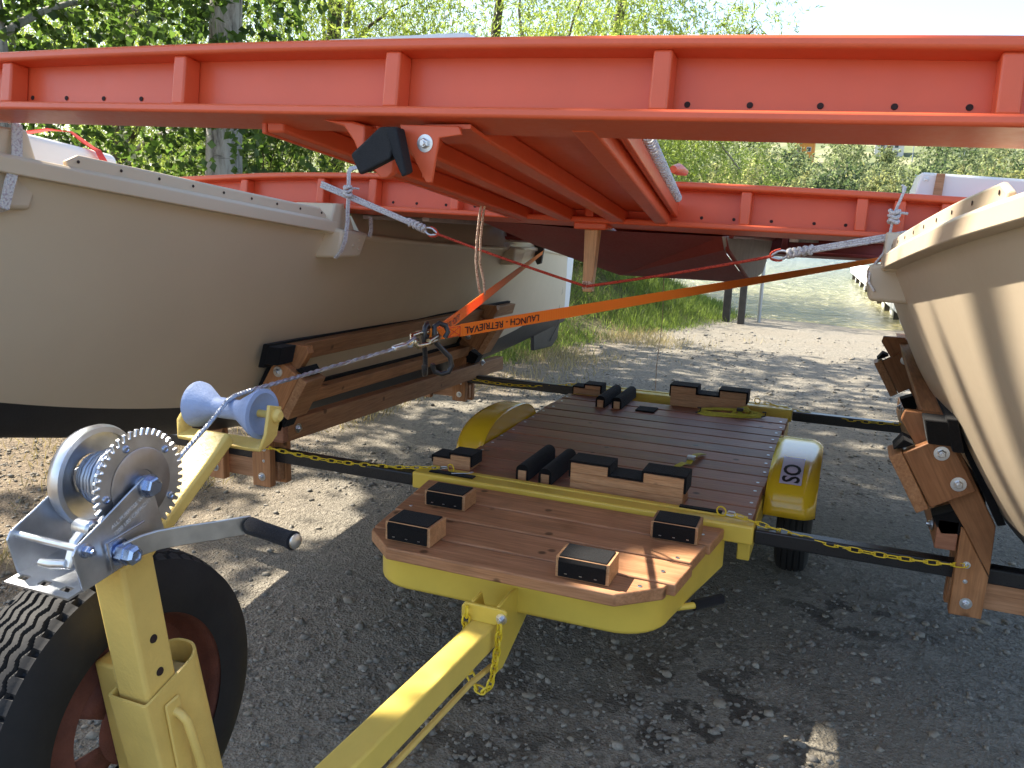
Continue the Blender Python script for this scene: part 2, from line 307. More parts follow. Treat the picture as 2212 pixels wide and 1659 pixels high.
# gravel (uncountable) as one object; larger stones as pieces of the ground
t = NT('gravel_stone'); g = t.n('NewGeometry'); v = t.coords(rand=False); nn = t.noise(v, 150, 4)
cc = t.ramp(g.outputs['Random Per Island'], [(0, (.10, .088, .070)), (.35, (.17, .152, .120)), (.7, (.225, .202, .160)), (.9, (.26, .22, .158)), (1, (.30, .275, .225))])
t.color(t.mix(.3, cc, t.ramp(nn, [(.3, (.09, .085, .08)), (.7, (.34, .33, .31))]))); t.set(rough=.85, spec=.25); t.bump(nn, .3, .003); M['stone'] = t.m
def ico(sub):
    b = bmesh.new(); bmesh.ops.create_icosphere(b, subdivisions=sub, radius=1); V = np.array([v.co for v in b.verts]); F = np.array([[v.index for v in f.verts] for f in b.faces]); b.free(); return V, F
IV, IF = ico(1); IV2, IF2 = ico(2)
def stones(N, xs, ys, sz):
    dist = 1+rng.normal(0, .30, (N, 12, 1)); P = IV[None]*dist; s3 = np.stack([sz*rng.uniform(.7, 1.3, N), sz*rng.uniform(.6, 1.1, N), sz*rng.uniform(.35, .7, N)], -1); P = P*s3[:, None]
    a = rng.uniform(0, 6.28, N); c, s_ = np.cos(a)[:, None], np.sin(a)[:, None]; Q = np.stack([P[..., 0]*c-P[..., 1]*s_, P[..., 0]*s_+P[..., 1]*c, P[..., 2]], -1)
    Q[..., 0] += xs[:, None]; Q[..., 1] += ys[:, None]; Q[..., 2] += (gz(xs, ys)+s3[:, 2]*.35)[:, None]
    F = (IF[None]+12*np.arange(N)[:, None, None]).reshape(-1, 3); return Q.reshape(-1, 3), F
N = 52000; yy = .7*np.exp(rng.uniform(0, math.log(12/.7), N)); xx = rng.uniform(-1.75, .55, N)*np.maximum(yy, 1.2)+.2; dens = np.sin(xx*2.1+yy)+np.sin(yy*2.7-xx*1.3)+rng.normal(0, 1, N)
k = (dens > -.5) & (xx > -7) & (xbank(yy)-xx < .3+3*(yy < 6)); xx, yy = xx[k], yy[k]
sz = np.clip(rng.lognormal(math.log(.0062), .5, len(xx)), .003, .018)*np.clip(.75+.09*yy, .7, 1.7)
V_, F_ = stones(len(xx), xx, yy, sz); gr = npmesh('gravel', V_, F_, ['stone'], False); tag(gr, 'loose grey gravel scattered over the launching ramp', 'gravel', kind='stuff')
SM = []
for i in range(6):
    P = IV2*(1+rng.normal(0, .15, (42, 1)))*np.array([1, rng.uniform(.65, .9), rng.uniform(.4, .6)]); o = npmesh('stone', P, IF2, ['stone'], False); SM.append(o.data); bpy.data.objects.remove(o)
for i in range(120):
    y_ = .8*math.exp(random.uniform(0, 2.0)); x_ = random.uniform(-1.5, .35)*y_
    o = bpy.data.objects.new('stone', SM[i % 6]); COL.objects.link(o); r_ = random.uniform(.012, .024); o.scale = (r_, r_, r_); o.location = (x_, y_, float(gz(x_, y_))+r_*.15); o.rotation_euler = (0, 0, random.uniform(0, 6)); o.parent = ground
# lake
t = NT('lake_water'); v = t.coords((1, 1, 1), rand=False); w1 = t.noise(v, 2.2, 4, .6, .4); mp = t.n('Mapping'); mp.inputs['Scale'].default_value = (.35, 1.0, 1); t.l(v, mp.inputs[0]); w2 = t.noise(mp.outputs[0], 5.5, 5, .6, .6)
sx_ = t.n('SeparateXYZ'); t.l(v, sx_.inputs[0]); mr = t.n('MapRange', i_1=14.0, i_2=40.0); t.l(sx_.outputs['Y'], mr.inputs[0])
t.color(t.ramp(mr.outputs[0], [(0, (.34, .29, .10)), (.3, (.23, .24, .12)), (1, (.13, .19, .20))])); t.set(rough=.24, spec=.8); t.bump(t.mix(.45, w1, w2), 1.0, .8); M['water'] = t.m  # shallow-water tint, lightened and blued to carry glitter and sky reflection
mb = MB().grid([[(x, y, -.12) for y in (12.5, 20, 40, 80, 140)] for x in (-160, -40, -8, 8, 40, 160)]); lake = struct('lake', mb, 'water')
# far shore hillside
t = NT('hillside'); v = t.coords(rand=False); n = t.noise(v, .12, 6, .65); t.color(t.ramp(n, [(.3, (.06, .085, .03)), (.5, (.13, .15, .06)), (.7, (.33, .29, .17))])); t.set(rough=.95); M['hill'] = t.m
hx = np.linspace(-220, 220, 60); hy = np.linspace(92, 420, 50); X, Y = np.meshgrid(hx, hy, indexing='ij'); d = Y-92
def hz(x, y): d = y-92; return -1+d*.13+np.maximum(d-30, 0)*.05+1.6*np.sin(x*.05+1)*np.sin(y*.04)*np.clip(d/30, 0, 1)
Z = hz(X, Y); idx = np.arange(X.size).reshape(X.shape); F = np.stack([idx[:-1, :-1], idx[1:, :-1], idx[1:, 1:], idx[:-1, 1:]], -1).reshape(-1, 4)
hill = npmesh('far_hillside', np.stack([X, Y, Z], -1), F, ['hill'], True); hill['kind'] = 'structure'
# ================================================================ VEGETATION
def leafmat(name, c, ct, rough=.42, tr=.5):
    t = NT(name); g = t.n('NewGeometry'); r = g.outputs['Random Per Island']
    t.color(t.ramp(r, [(0, mul(c, .55)), (.5, c), (1, mul(c, 1.5))])); t.set(rough=rough, spec=.45)
    b2 = t.n('BsdfTranslucent'); t.l(t.ramp(r, [(0, mul(ct, .6)), (.6, ct), (1, mul(ct, 1.35))]), b2.inputs[0]); mx = t.n('MixShader', i_0=tr); t.l(t.b.outputs[0], mx.inputs[1]); t.l(b2.outputs[0], mx.inputs[2]); t.l(mx.outputs[0], t.out.inputs[0]); return t.m
M['willow'] = leafmat('willow_leaf', (.12, .165, .035), (.42, .54, .09), tr=.55); M['poplar'] = leafmat('poplar_leaf', (.045, .078, .020), (.15, .26, .04), tr=.45)
M['farleaf'] = leafmat('far_leaf', (.15, .18, .085), (.34, .40, .17), .7); M['farleaf2'] = leafmat('far_dark_leaf', (.055, .085, .04), (.14, .20, .07), .7)  # far_leaf is lightened: distant veiling glare is put into its green
M['farleaf3'] = leafmat('far_yellow_leaf', (.20, .205, .08), (.40, .42, .15), .7)
M['grass'] = leafmat('grass_blade', (.085, .125, .025), (.25, .34, .06), .6); M['drygrass'] = leafmat('dry_grass_blade', (.34, .28, .13), (.42, .33, .14), .7, .3); M['shrub'] = leafmat('shrub_leaf', (.07, .105, .03), (.22, .30, .06))
t = NT('poplar_bark'); v = t.coords((1, 1, 1), rand=False); mp = t.n('Mapping'); mp.inputs['Scale'].default_value = (9, 9, 1.6); t.l(v, mp.inputs[0]); n = t.noise(mp.outputs[0], 1.5, 6, .7); mp2 = t.n('Mapping'); mp2.inputs['Scale'].default_value = (3, 3, 22); t.l(v, mp2.inputs[0]); n2 = t.noise(mp2.outputs[0], 1.0, 4, .6)
cc = t.ramp(n, [(.34, (.06, .055, .05)), (.42, (.22, .205, .185)), (.56, (.38, .365, .335)), (.75, (.48, .465, .43))]); cc = t.mix(t.ramp(n2, [(.64, (0, 0, 0)), (.70, (.8, .8, .8))]), cc, (.06, .055, .05))
t.color(cc); t.set(rough=.9); t.bump(n, .7, .03); M['bark'] = t.m
M['barkd'] = paint('willow_bark', (.11, .082, .058), .9, .35, .6, 14); M['barkl'] = paint('pale_branch', (.30, .26, .22), .9, .3, .4, 20)
def leaf_quads(P, D, L, Wd):
    n = len(P); R = rng.normal(size=(n, 3)); B = np.cross(D, R); B /= np.linalg.norm(B, axis=1)[:, None]+1e-9; Nn = np.cross(D, B)
    L = L[:, None]; Wd = Wd[:, None]; mid = P+D*L*.45+Nn*L*.06
    V = np.stack([P, mid+B*Wd*.5, P+D*L-Nn*L*.05, mid-B*Wd*.5], 1).reshape(-1, 3); F = np.arange(4*n).reshape(-1, 4); return V, F
def norm(a): return a/(np.linalg.norm(a, axis=1)[:, None]+1e-9)
def crown_leaves(cl, rad, ntw, nl, twl, L, Wd, droop, jit=.55):
    """cl: clump centres (n,3); rad clump radius; ntw twigs per clump; nl leaves per twig"""
    n = len(cl); C = np.repeat(cl, ntw, 0); off = np.clip(rng.normal(size=C.shape), -1.5, 1.5)*rad*.55; p0 = C+off
    D = norm(norm(off)*.8+rng.normal(size=C.shape)*.6+np.array([0, 0, -droop])); P = np.repeat(p0, nl, 0); Dt = np.repeat(D, nl, 0); tt = rng.uniform(0, twl, len(P))[:, None]
    P = P+Dt*tt+np.array([0, 0, -1])*droop*.6*tt**2; Dl = norm(Dt+rng.normal(size=P.shape)*jit+np.array([0, 0, -.25*droop])); m = len(P)
    return leaf_quads(P, Dl, L*rng.uniform(.6, 1.3, m), Wd*rng.uniform(.6, 1.3, m))
# sun-fleck gaps: no leaf hangs where its shadow would fall on these spots (x, y, z, radius)
GAPS = [(-1.50, 2.05, 0, .26), (-1.62, 2.35, 0, .22), (-1.42, 1.80, 0, .2), (-1.9, 2.55, 0, .22), (-2.3, 3.2, 0, .25), (-2.5, 3.5, 0, .28), (-2.7, 3.05, 0, .22), (.30, 2.36, 0, .12), (-.56, 2.18, .52, .13), (-.43, 2.20, .48, .13), (-.41, 2.38, .48, .12), (-.52, 2.36, .48, .10),
        (.30, 1.7, 1.15, .22), (.32, 2.1, 1.1, .26), (.22, 1.9, 1.45, .24), (-.87, .8, 1.18, .11), (-.9, 1.0, 1.15, .11), (-1.02, .62, .93, .26), (-4.0, 3.3, 0, .4), (-4.4, 4.2, 0, .5), (-.6, 1.95, 1.22, .07), (-1.15, 2.55, 1.4, .12), (-2.15, 1.9, 1.65, .3)]
def cull(V, keep_frac=.02):
    C = V.reshape(-1, 4, 3).mean(1); keep = np.ones(len(C), bool); s = np.array(SUN)
    for x, y, z, r in GAPS:
        k = (C[:, 2]-z)/s[2]; px = C[:, 0]-s[0]*k; py = C[:, 1]-s[1]*k; keep &= ~(((px-x)**2+(py-y)**2 < r*r) & (C[:, 2] > z+.4) & (rng.uniform(size=len(C)) > keep_frac))
    k = (C[:, 0]-.32)/s[0]; py = C[:, 1]-s[1]*k; pz = C[:, 2]-s[2]*k   # where each leaf would shade the flank of the right hull
    st_ = np.sin(py*17+pz*5.5)+.6*np.sin(py*41+pz*9+1); keep &= ~((py > .9) & (py < 2.72) & (pz > .72) & (pz < 1.66) & (C[:, 0] < .2) & (st_ < .75))
    V = V.reshape(-1, 4, 3)[keep].reshape(-1, 3); return V, np.arange(len(V)).reshape(-1, 4)
def limb(a, b, r0, r1, bend=.15, n=7):
    a = Vector(a); b = Vector(b); Lb = (b-a).length; o = Vector((random.uniform(-1, 1), random.uniform(-1, 1), random.uniform(.2, 1)))*bend*Lb
    return [a+(b-a)*u+o*math.sin(math.pi*u) for u in lin(0, 1, n)], [r0+(r1-r0)*u for u in lin(0, 1, n)]
def tree(name, label, base, top, r, limbs, clumps, cfg, leaf, bark, group=None, docull=False, cat='tree'):
    base = Vector((base[0], base[1], float(gz(base[0], base[1]))-.1)) if len(base) == 2 else Vector(base)
    root = thing(name, label, cat, base, group); top = Vector(top); n = 9
    pts = [base+(top-base)*u+Vector((math.sin(u*4+base.x)*r*.5, math.cos(u*3+base.y)*r*.5, 0))*u for u in lin(0, 1, n)]
    part(root, 'trunk', MB().tube(pts, [r*1.35 if i == 0 else r*(1-.62*i/(n-1)) for i in range(n)], 14), bark, smooth=60)
    for (a, b, r0) in limbs:
        p, q = limb(a, b, r0, r0*.25); part(root, 'limb', MB().tube(p, q, 8), 'barkl' if leaf == 'willow' and random.random() < .5 else bark, smooth=60)
    V, F = crown_leaves(np.asarray(clumps, float), *cfg)
    if docull: V, F = cull(V)
    V = V-np.array(base); o = npmesh('crown', V, F, [leaf]); o.parent = root; return root
def blob(c, r, n, hollow=.55):
    d = norm(rng.normal(size=(n, 3))); rr = (hollow+(1-hollow)*rng.uniform(size=n))[:, None]; return np.array(c)+d*rr*np.array(r)
# two poplars on the left whose crowns shade the ramp
g1 = 'broad poplars left of the ramp'
cl = np.concatenate([blob((-6.9, 5.2, 7.6), (3.0, 3.6, 2.3), 170, .2), blob((-6.4, 2.6, 7.4), (2.6, 2.6, 2.0), 120, .2), blob((-2.6, 3.6, 8.6), (3.4, 3.6, 1.3), 190, .1), np.stack([rng.uniform(-9.5, -6.3, 46), rng.uniform(7.5, 9.5, 46), rng.uniform(2.0, 5.6, 46)], -1)])
tree('poplar_tree', 'thick pale barked tree trunk rising behind the cream hull, dark patches on its bark', (-7.0, 8.05), (-6.3, 7.8, 8.5), .225,
     [((-6.4, 7.8, 7.0), (-1.5, 3.6, 8.9), .10), ((-6.4, 7.8, 6.2), (-3.6, 2.0, 8.3), .08), ((-6.8, 8.0, 4.8), (-6.4, 5.2, 7.4), .10), ((-6.5, 7.9, 6.5), (-8.5, 5.0, 8.5), .09), ((-6.7, 8, 4.2), (-9, 8.6, 4.6), .07), ((-6.9, 8, 2.6), (-9.2, 8.2, 3.1), .05), ((-6.6, 7.9, 5.5), (-5.8, 3.6, 7.6), .09)], cl, (.55, 16, 13, .5, .10, .085, .35), 'poplar', 'bark', g1, True)
cl = np.concatenate([blob((-6.9, .6, 7.2), (2.8, 2.8, 2.3), 120, .2), blob((-2.8, -.2, 8.4), (3.2, 2.4, 1.3), 120, .1), blob((-6.6, 8.8, 7.6), (2.6, 2.4, 2.2), 70), np.stack([rng.uniform(-9.8, -7.0, 40), rng.uniform(5.2, 7.6, 40), rng.uniform(2.3, 5.4, 40)], -1)])
tree('poplar_tree', 'pale grey tree trunk among the leaves beside the shaded hull bow', (-8.35, 6.35), (-7.6, 5.6, 8.5), .20,
     [((-7.9, 5.8, 6.5), (-2.4, .2, 8.6), .10), ((-8.1, 6.1, 4.0), (-7.4, 2.0, 7.2), .10), ((-8.0, 6.0, 5.0), (-6.8, 8.6, 7.4), .09), ((-8.2, 6.2, 3), (-8.6, 8.5, 3.8), .05)], cl, (.55, 16, 13, .5, .10, .085, .35), 'poplar', 'bark', g1, True)
# willows on the bank
g2 = 'willows on the bank'
wl = [((-5.2, 16.2), (-4.2, 16.0, 6.5), .17, [(-4.1, 15.8, 3.7), (2.8, 2.2, 3.2), 180], 'feathery willow beside the water with its branches reaching over the lake'),
      ((-9.2, 13.4), (-8.6, 13.2, 7.0), .2, [(-8.6, 13.2, 4.0), (3.0, 2.6, 3.6), 185], 'dense bright green willow behind the pale tree trunk'),
      ((-12.4, 11.6), (-12.0, 11.4, 7.0), .22, [(-12.0, 11.4, 4.0), (3.2, 2.8, 3.8), 165], 'shaded willow deep in the thicket left of the pale trunk'),
      ((-15.5, 14.6), (-15.0, 14.4, 7.5), .22, [(-14.8, 14.4, 4.2), (3.4, 3.0, 4.2), 170], 'bright willow farthest from the lake at the back of the thicket'),
      ((-8.6, 18.5), (-7.8, 18.3, 7.5), .2, [(-7.6, 18.2, 5.0), (3.4, 2.2, 4.0), 150], 'tall willow standing behind the others near the lake')]
for base, top, r, (c, rr, n), lab in wl:
    cc_ = blob(c, rr, n, .35); lm = [((base[0]+(top[0]-base[0])*u, base[1], .6+u*5), tuple(cc_[random.randrange(n)]), .06) for u in (.15, .25, .35, .5, .6, .7, .8)]
    tree('willow_tree', lab, base, top, r, lm, cc_, (.55, 20, 14, .55, .105, .020, .75), 'willow', 'barkd', g2)
# shrubs on the bank under the willows
def shrub(x, y, h, w, n, lab, leaf='shrub'):
    z = float(gz(x, y)); root = thing('bank_shrub', lab, 'shrub', (x, y, z), 'shrubs on the bank'); mb = MB()
    tips = []
    for i in range(12):
        a = random.uniform(0, 6.28); tip = (x+math.cos(a)*w*random.uniform(.3, 1), y+math.sin(a)*w*random.uniform(.3, 1), z+h*random.uniform(.6, 1)); p, q = limb((x+random.uniform(-.1, .1), y, z-.05), tip, .012, .003, .1, 5); mb.tube(p, q, 5); tips.append(tip)
    part(root, 'stem', mb, 'barkd', smooth=60); cl = np.array([np.array((x, y, z))+(np.array(tp)-np.array((x, y, z)))*random.uniform(.45, 1.05) for tp in tips for _ in range(3)])
    V, F = crown_leaves(cl, .3, 12, n, .3, .07, .022, .2); o = npmesh('foliage', V-np.array((x, y, z)), F, [leaf]); o.parent = root
shrub(-4.6, 11.4, 1.3, .8, 12, 'tall leafy shrub on the bank behind the grey rudder'); shrub(-5.6, 10.0, 1.6, 1.0, 12, 'bushy green shrub on the bank beneath the willows'); shrub(-3.9, 13.0, 1.0, .7, 10, 'low shrub with bare twigs on the bank beside the lake'); shrub(-7.4, 9.4, 1.8, 1.1, 12, 'wide shrub in the shade at the foot of the pale trunk')
# grass: one sheet of blades on the bank, dry blades by the ramp edge
def blades(n, xs, ys, h, w, mat, name, label):
    z = gz(xs, ys); P = np.stack([xs, ys, z], -1); D = norm(np.stack([rng.normal(0, .45, n), rng.normal(0, .45, n), np.full(n, 1.0)], -1)); V, F = leaf_quads(P, D, h, w); o = npmesh(name, V, F, [mat]); tag(o, label, 'grass', kind='stuff')
n = 60000; ys = rng.uniform(6.6, 16.5, n); u = rng.uniform(-.1, 1, n)**1.4; xs = xbank(ys)-u*3.6+rng.normal(0, .12, n); k = (np.sin(xs*2.3+ys*1.1)+np.sin(ys*2.9)+rng.normal(0, .9, n) > -.7); xs, ys = xs[k], ys[k]; n = len(xs)
blades(n, xs, ys, rng.uniform(.06, .26, n)*np.clip((xbank(ys)-xs+.5), .25, 1.0), np.full(n, .008), 'grass', 'grass', 'long green grass growing on the bank beside the ramp')
n = 22000; ys = rng.uniform(2.0, 11, n); xs = np.where(ys > 6, xbank(ys)+rng.normal(.1, .5, n), -3.0-np.abs(rng.normal(0, 1.5, n))); k = (np.sin(xs*3.3+ys*2.1)+np.sin(ys*3.9+1)+rng.normal(0, .8, n) > .1); xs, ys = xs[k], ys[k]; n = len(xs)
blades(n, xs, ys, rng.uniform(.03, .13, n), np.full(n, .006), 'drygrass', 'dry_grass', 'dry yellow grass and litter along the edge of the ramp')
# far shore trees
g3 = 'trees on the far shore'; flab = ['pale green bushy tree on the far shore', 'darker tree on the far shore']
FT = ['pale green bushy tree among the trees on the far shore', 'dark green tree among the paler trees on the far shore', 'small round bush at the waterline of the far shore', 'yellowish green tree among the trees on the far shore']
for i in range(78):
    u = (i+random.uniform(.2, .8))/78; x = -34+u*66; y = (97, 103, 112, 124, 138, 152)[i*5 % 6]+random.uniform(-2, 2); dark = int(random.random() < .28); x = x*y/110
    z = float(hz(x, y)); h = random.uniform(6.5, 9.5) if y < 110 else random.uniform(7, 10); h = h if not (-.075 < x/y < -.045 or .012 < x/y < .05) else min(h, 6.5 if y < 108 else 5.5); lf = 'farleaf2' if dark else ('farleaf', 'farleaf3')[i % 3 == 0]; root = thing('far_tree', FT[2] if h < 6 and not dark else FT[3] if lf == 'farleaf3' else FT[dark], 'tree', (x, y, z-.2), g3)
    part(root, 'trunk', MB().tube([(x, y, z-.2), (x+.3, y, z+h*.5)], [.25, .1], 7), 'barkd'); C = blob((x, y, z+h*.55), (h*.36, h*.36, h*.46), 42, .45)
    V, F = crown_leaves(C, h*.12, 9, 5, .6, .42, .26, .2); o = npmesh('crown', V-np.array((x, y, z-.2)), F, [lf]); o.parent = root
# ================================================================ FAR SHORE BUILDINGS, DOCK, POLES
M['orangewall'] = paint('orange_wall', (.62, .25, .05), .8, .1, .1, .5); M['palewall'] = paint('pale_wall', (.62, .60, .56), .8, .08, .1, .5); M['brownroof'] = paint('brown_roof', (.16, .085, .06), .8, .2, .2, 2); M['whiteroof'] = paint('pale_roof', (.66, .66, .68), .6, .1, .1, 1)
M['glassd'] = paint('dark_window', (.03, .035, .04), .15, .2, 0, 1); M['bluepanel'] = paint('blue_panel', (.04, .20, .50), .6, .1, .1, 1); M['whitewood'] = paint('white_dock_paint', (.74, .73, .70), .6, .12, .2, 2); M['darkpost'] = paint('weathered_post', (.07, .06, .05), .85, .4, .4, 9); M['galv'] = metal('galvanised_pole', (.42, .45, .48), .5)
def house(x, y, w, d, h, wall, roof, label):
    z = float(hz(x, y))-.5; r = thing('house', label, 'house', (x, y, z)); part(r, 'wall', MB().box(x-w/2, x+w/2, y, y+d, z, z+h), wall)
    part(r, 'roof', MB().prism([(x-w*.6, z+h), (x+w*.6, z+h), (x, z+h+w*.28)], y-.6, y+d+.6), roof)
    for i in (-1, 1):
        for j in range(2):
            wx = x+i*w*.24; wz = z+h*(.3+.4*j); f = part(r, 'window', MB().box(wx-.4, wx+.4, y-.06, y+.05, wz-.42, wz+.42), 'whiteroof'); part(f, 'pane', MB().box(wx-.32, wx+.32, y-.09, y-.062, wz-.34, wz+.34), 'glassd')
    part(r, 'door', MB().box(x-.5, x+.5, y-.07, y+.04, z+.3, z+2.4), 'brownroof')
house(-9.9, 165, 3.4, 4, 5.0, 'orangewall', 'whiteroof', 'orange walled house with a pale roof among the far trees')
house(4.6, 175, 5, 4, 3.4, 'palewall', 'brownroof', 'low pale house with a brown gable behind the blue fence'); house(18, 175, 5, 4, 3.2, 'palewall', 'whiteroof', 'pale house with a light roof between trees on the far hillside')
r = thing('fence', 'long blue panel fence on the far hillside', 'fence', (5, 146, float(hz(5, 146))))
for i in range(6):
    x = 2.6+i*1.0; z = float(hz(x, 146))+.8; part(r, 'panel', MB().box(x, x+.94, 146, 146.08, z+.2, z+1.4), 'bluepanel'); part(r, 'post', MB().box(x-.05, x-.002, 145.96, 146.1, z-1.2, z+1.6), 'galv')
z = float(hz(7.2, 145)); solo('flag_pole', MB().tube([(7.2, 145, z-.3), (7.2, 145, z+6), (7.2, 145, z+10.5)], [.09, .07, .05], 8), 'galv', (7.2, 145, z), 'tall thin pale pole beside the blue fence on the far hillside', 'pole', smooth=60)
r = thing('dock', 'long white floating dock reaching out over the lake', 'dock', (.9, 19, -.2)); ax, ay, bx, by = .07, 26.0, .95, 13.2
dv = Vector((bx-ax, by-ay, 0)).normalized(); nv = Vector((-dv.y, dv.x, 0)); nv = nv if nv.x > 0 else -nv; Ld = math.hypot(bx-ax, by-ay)
for i in range(32):
    a = Vector((ax, ay, 0))+dv*(Ld*i/32); b = Vector((ax, ay, 0))+dv*(Ld*(i+1)/32-.012); c = b+nv*1.8; d_ = a+nv*1.8; mb = MB(); mb.hexa([(*p.xy, .20) for p in (a, b, c, d_)]+[(*p.xy, .25+random.uniform(-.003, .003)) for p in (a, b, c, d_)]); part(r, 'plank', mb, 'whitewood')
mb = MB(); a = Vector((ax, ay, 0))-nv*.03; b = a+dv*Ld; mb.hexa([(*p.xy, .06) for p in (a, b, b+nv*.028, a+nv*.028)]+[(*p.xy, .235) for p in (a, b, b+nv*.028, a+nv*.028)]); part(r, 'fascia', mb, 'whitewood')
for i in range(9):
    p = Vector((ax, ay, 0))+dv*(Ld*(i+.3)/9)+nv*.06; part(r, 'pile', MB().box(p.x-.05, p.x+.05, p.y-.05, p.y+.05, float(gz(p.x, p.y))-.3, .19), 'darkpost')
    q = Vector((ax, ay, 0))+dv*(Ld*(i+.62)/9)+nv*.45; part(r, 'float', MB().box(q.x-.38, q.x+.7, q.y-.42, q.y+.42, -.22, .17), 'whitewood', bevel=.03)
for x, y, w, h, lab in ((-1.69, 13.15, .055, .95, 'dark square post at the water edge, farther from the metal pole'), (-1.44, 12.95, .05, .92, 'dark square post at the water edge, between its twin and the metal pole')):
    z = float(gz(x, y)); solo('mooring_post', MB().box(x-w, x+w, y-w, y+w, z-.2, z+h), 'darkpost', (x, y, z), lab, 'post', bevel=.008)
z = float(gz(-1.22, 13.4)); solo('metal_pole', MB().tube([(-1.22, 13.4, z-.2), (-1.22, 13.4, z+.9), (-1.20, 13.4, z+1.9)], .028, 12), 'galv', (-1.22, 13.4, z), 'thin round grey metal pole standing at the water edge', 'pole', smooth=60)
# ================================================================ TRAILER
T = thing('boat_trailer', 'low yellow steel trailer with stained wooden plank deck and black cross arms', 'trailer', (-.84, 3.6, 0)); ZT = .47
pl = proto('plank', MB().box(0, 1.235, 0, .1300, -.038, 0), 'deckwood', bevel=.004)
for i in range(12): inst(pl, T, (-1.455+random.uniform(-.006, .006), 2.893+i*.1385, ZT+random.uniform(-.0015, .0015)), (0, random.uniform(-.001, .001), 0), name='plank')
for i in range(12):
    for x, dy in ((-.245, .045), (-1.425, .05)): inst(SCREW, T, (x+random.uniform(-.01, .01), 2.893+i*.1385+dy+random.uniform(-.015, .02), ZT+.0022), name='screw')
ty = [2.118, 2.228, 2.366, 2.508, 2.645, 2.776]   # front nose tray planks
left = lambda y: -1.37-.075*(y-2.2)/.58; right = lambda y: -.385+.075*(y-2.2)/.58
rows = [(2.118, 2.226), (2.230, 2.368), (2.372, 2.508), (2.512, 2.646), (2.650, 2.776)]; rows = [(2.118, 2.247), (2.259, 2.421), (2.433, 2.595), (2.607, 2.774)]
for i, (a, b) in enumerate(rows):
    if i == 0: poly = [(-1.25, a), (-.512, a), (-.394, a+.104), (right(b)-.01, b), (left(b), b), (-1.365, a+.104)]
    else: poly = [(left(a), a), (right(a)+.01*(i % 2), a), (right(b)+.01*(i % 2), b), (left(b), b)]
    part(T, 'plank', MB().prism(poly, ZT-.038+random.uniform(-.002, .0), ZT+random.uniform(-.001, .001), 'z'), 'traywood', bevel=.005)
for x, y in ((-1.34, 2.30), (-1.36, 2.48), (-.42, 2.33), (-.40, 2.45), (-.46, 2.2), (-.36, 2.68)): inst(SCREW, T, (x, y, ZT+.0015), name='screw')
# nose rim: swept flat bar around the tray
pts = []
for a in lin(0, 1, 5): pts.append((-1.445+.0*a, 2.83-.38*a))
for a in lin(0, 90, 9)[1:]: pts.append((-1.305-.14*math.cos(math.radians(a)), 2.33-.14*math.sin(math.radians(a))+.0))
pts = [(-1.455, 2.84), (-1.41, 2.58)]+[(-1.22-.155*math.cos(math.radians(a)), 2.352-.155*math.sin(math.radians(a))) for a in lin(0, 90, 9)]+[(-.55+.155*math.sin(math.radians(a)), 2.362-.155*math.cos(math.radians(a))) for a in lin(0, 88, 9)]+[(-.35, 2.60), (-.30, 2.84)]
mb = MB(); n = len(pts); out = []
for i in range(n):
    a = Vector(pts[max(i-1, 0)]); b = Vector(pts[min(i+1, n-1)]); d = (b-a).normalized(); nn = Vector((-d.y, d.x)); out.append((Vector(pts[i]), Vector(pts[i])+nn*.05))
ringv = []
for p, q in out: ringv.append([(p.x, p.y, .432), (p.x, p.y, .299), (q.x, q.y, .299), (q.x, q.y, .432)])
mb.add([v for r_ in ringv for v in r_], [(i*4+j, i*4+(j+1) % 4, (i+1)*4+(j+1) % 4, (i+1)*4+j) for i in range(n-1) for j in range(4)]+[(0, 1, 2, 3), ((n-1)*4+3, (n-1)*4+2, (n-1)*4+1, (n-1)*4)])
part(T, 'nose_rim', mb, 'yellow', smooth=40, bevel=.012, seg=3)
# cross channels with lip, side rails, inner beams
for y0, nm in ((2.785, 'front'), (4.70, 'rear')):
    x0 = -1.525 if nm == 'front' else -1.47
    part(T, 'cross_channel', MB().box(x0, -.205, y0, y0+.066, .418, .486), 'yellow', bevel=.008, seg=3)
    part(T, 'channel_lip', MB().box(-1.40, -.235, y0+.069, y0+.098, .43, .489), 'yellow', bevel=.004)
for x in (-1.458, -.262): part(T, 'side_rail', MB().box(x, x+.045, 2.86, 4.695, .33, .428), 'yellow', bevel=.005)
for x in (-1.05, -.66): part(T, 'inner_rail', MB().box(x, x+.05, 2.86, 4.695, .34, .427), 'yellow', bevel=.005)
part(T, 'axle', MB().cyl((-1.60, 3.68, .25), (-.02, 3.68, .255), .022, 14), 'blackpaint', smooth=40)
for x in (-1.44, -.245):
    mb = MB()
    for k in range(3): mb.add(*(lambda P: (P, [(i*4+j, i*4+(j+1) % 4, (i+1)*4+(j+1) % 4, (i+1)*4+j) for i in range(8) for j in range(4)]))([(x+sx*.022, 3.30+u*.76, .325-.045*math.sin(math.pi*u)*(1-.2*k)+sz*.004-.009*k) for u in lin(0, 1, 9) for sx, sz in ((-1, -1), (1, -1), (1, 1), (-1, 1))]))
    part(T, 'leaf_spring', mb, 'blackpaint')
# black extension arms, four
for x0, x1, y0 in ((-2.98, -1.527, 2.793), (-.203, 1.2, 2.793), (-2.98, -1.472, 4.708), (-.203, 1.2, 4.708)): part(T, 'cross_arm', MB().box(x0, x1, y0, y0+.052, .424, .476), 'blackpaint', bevel=.006)
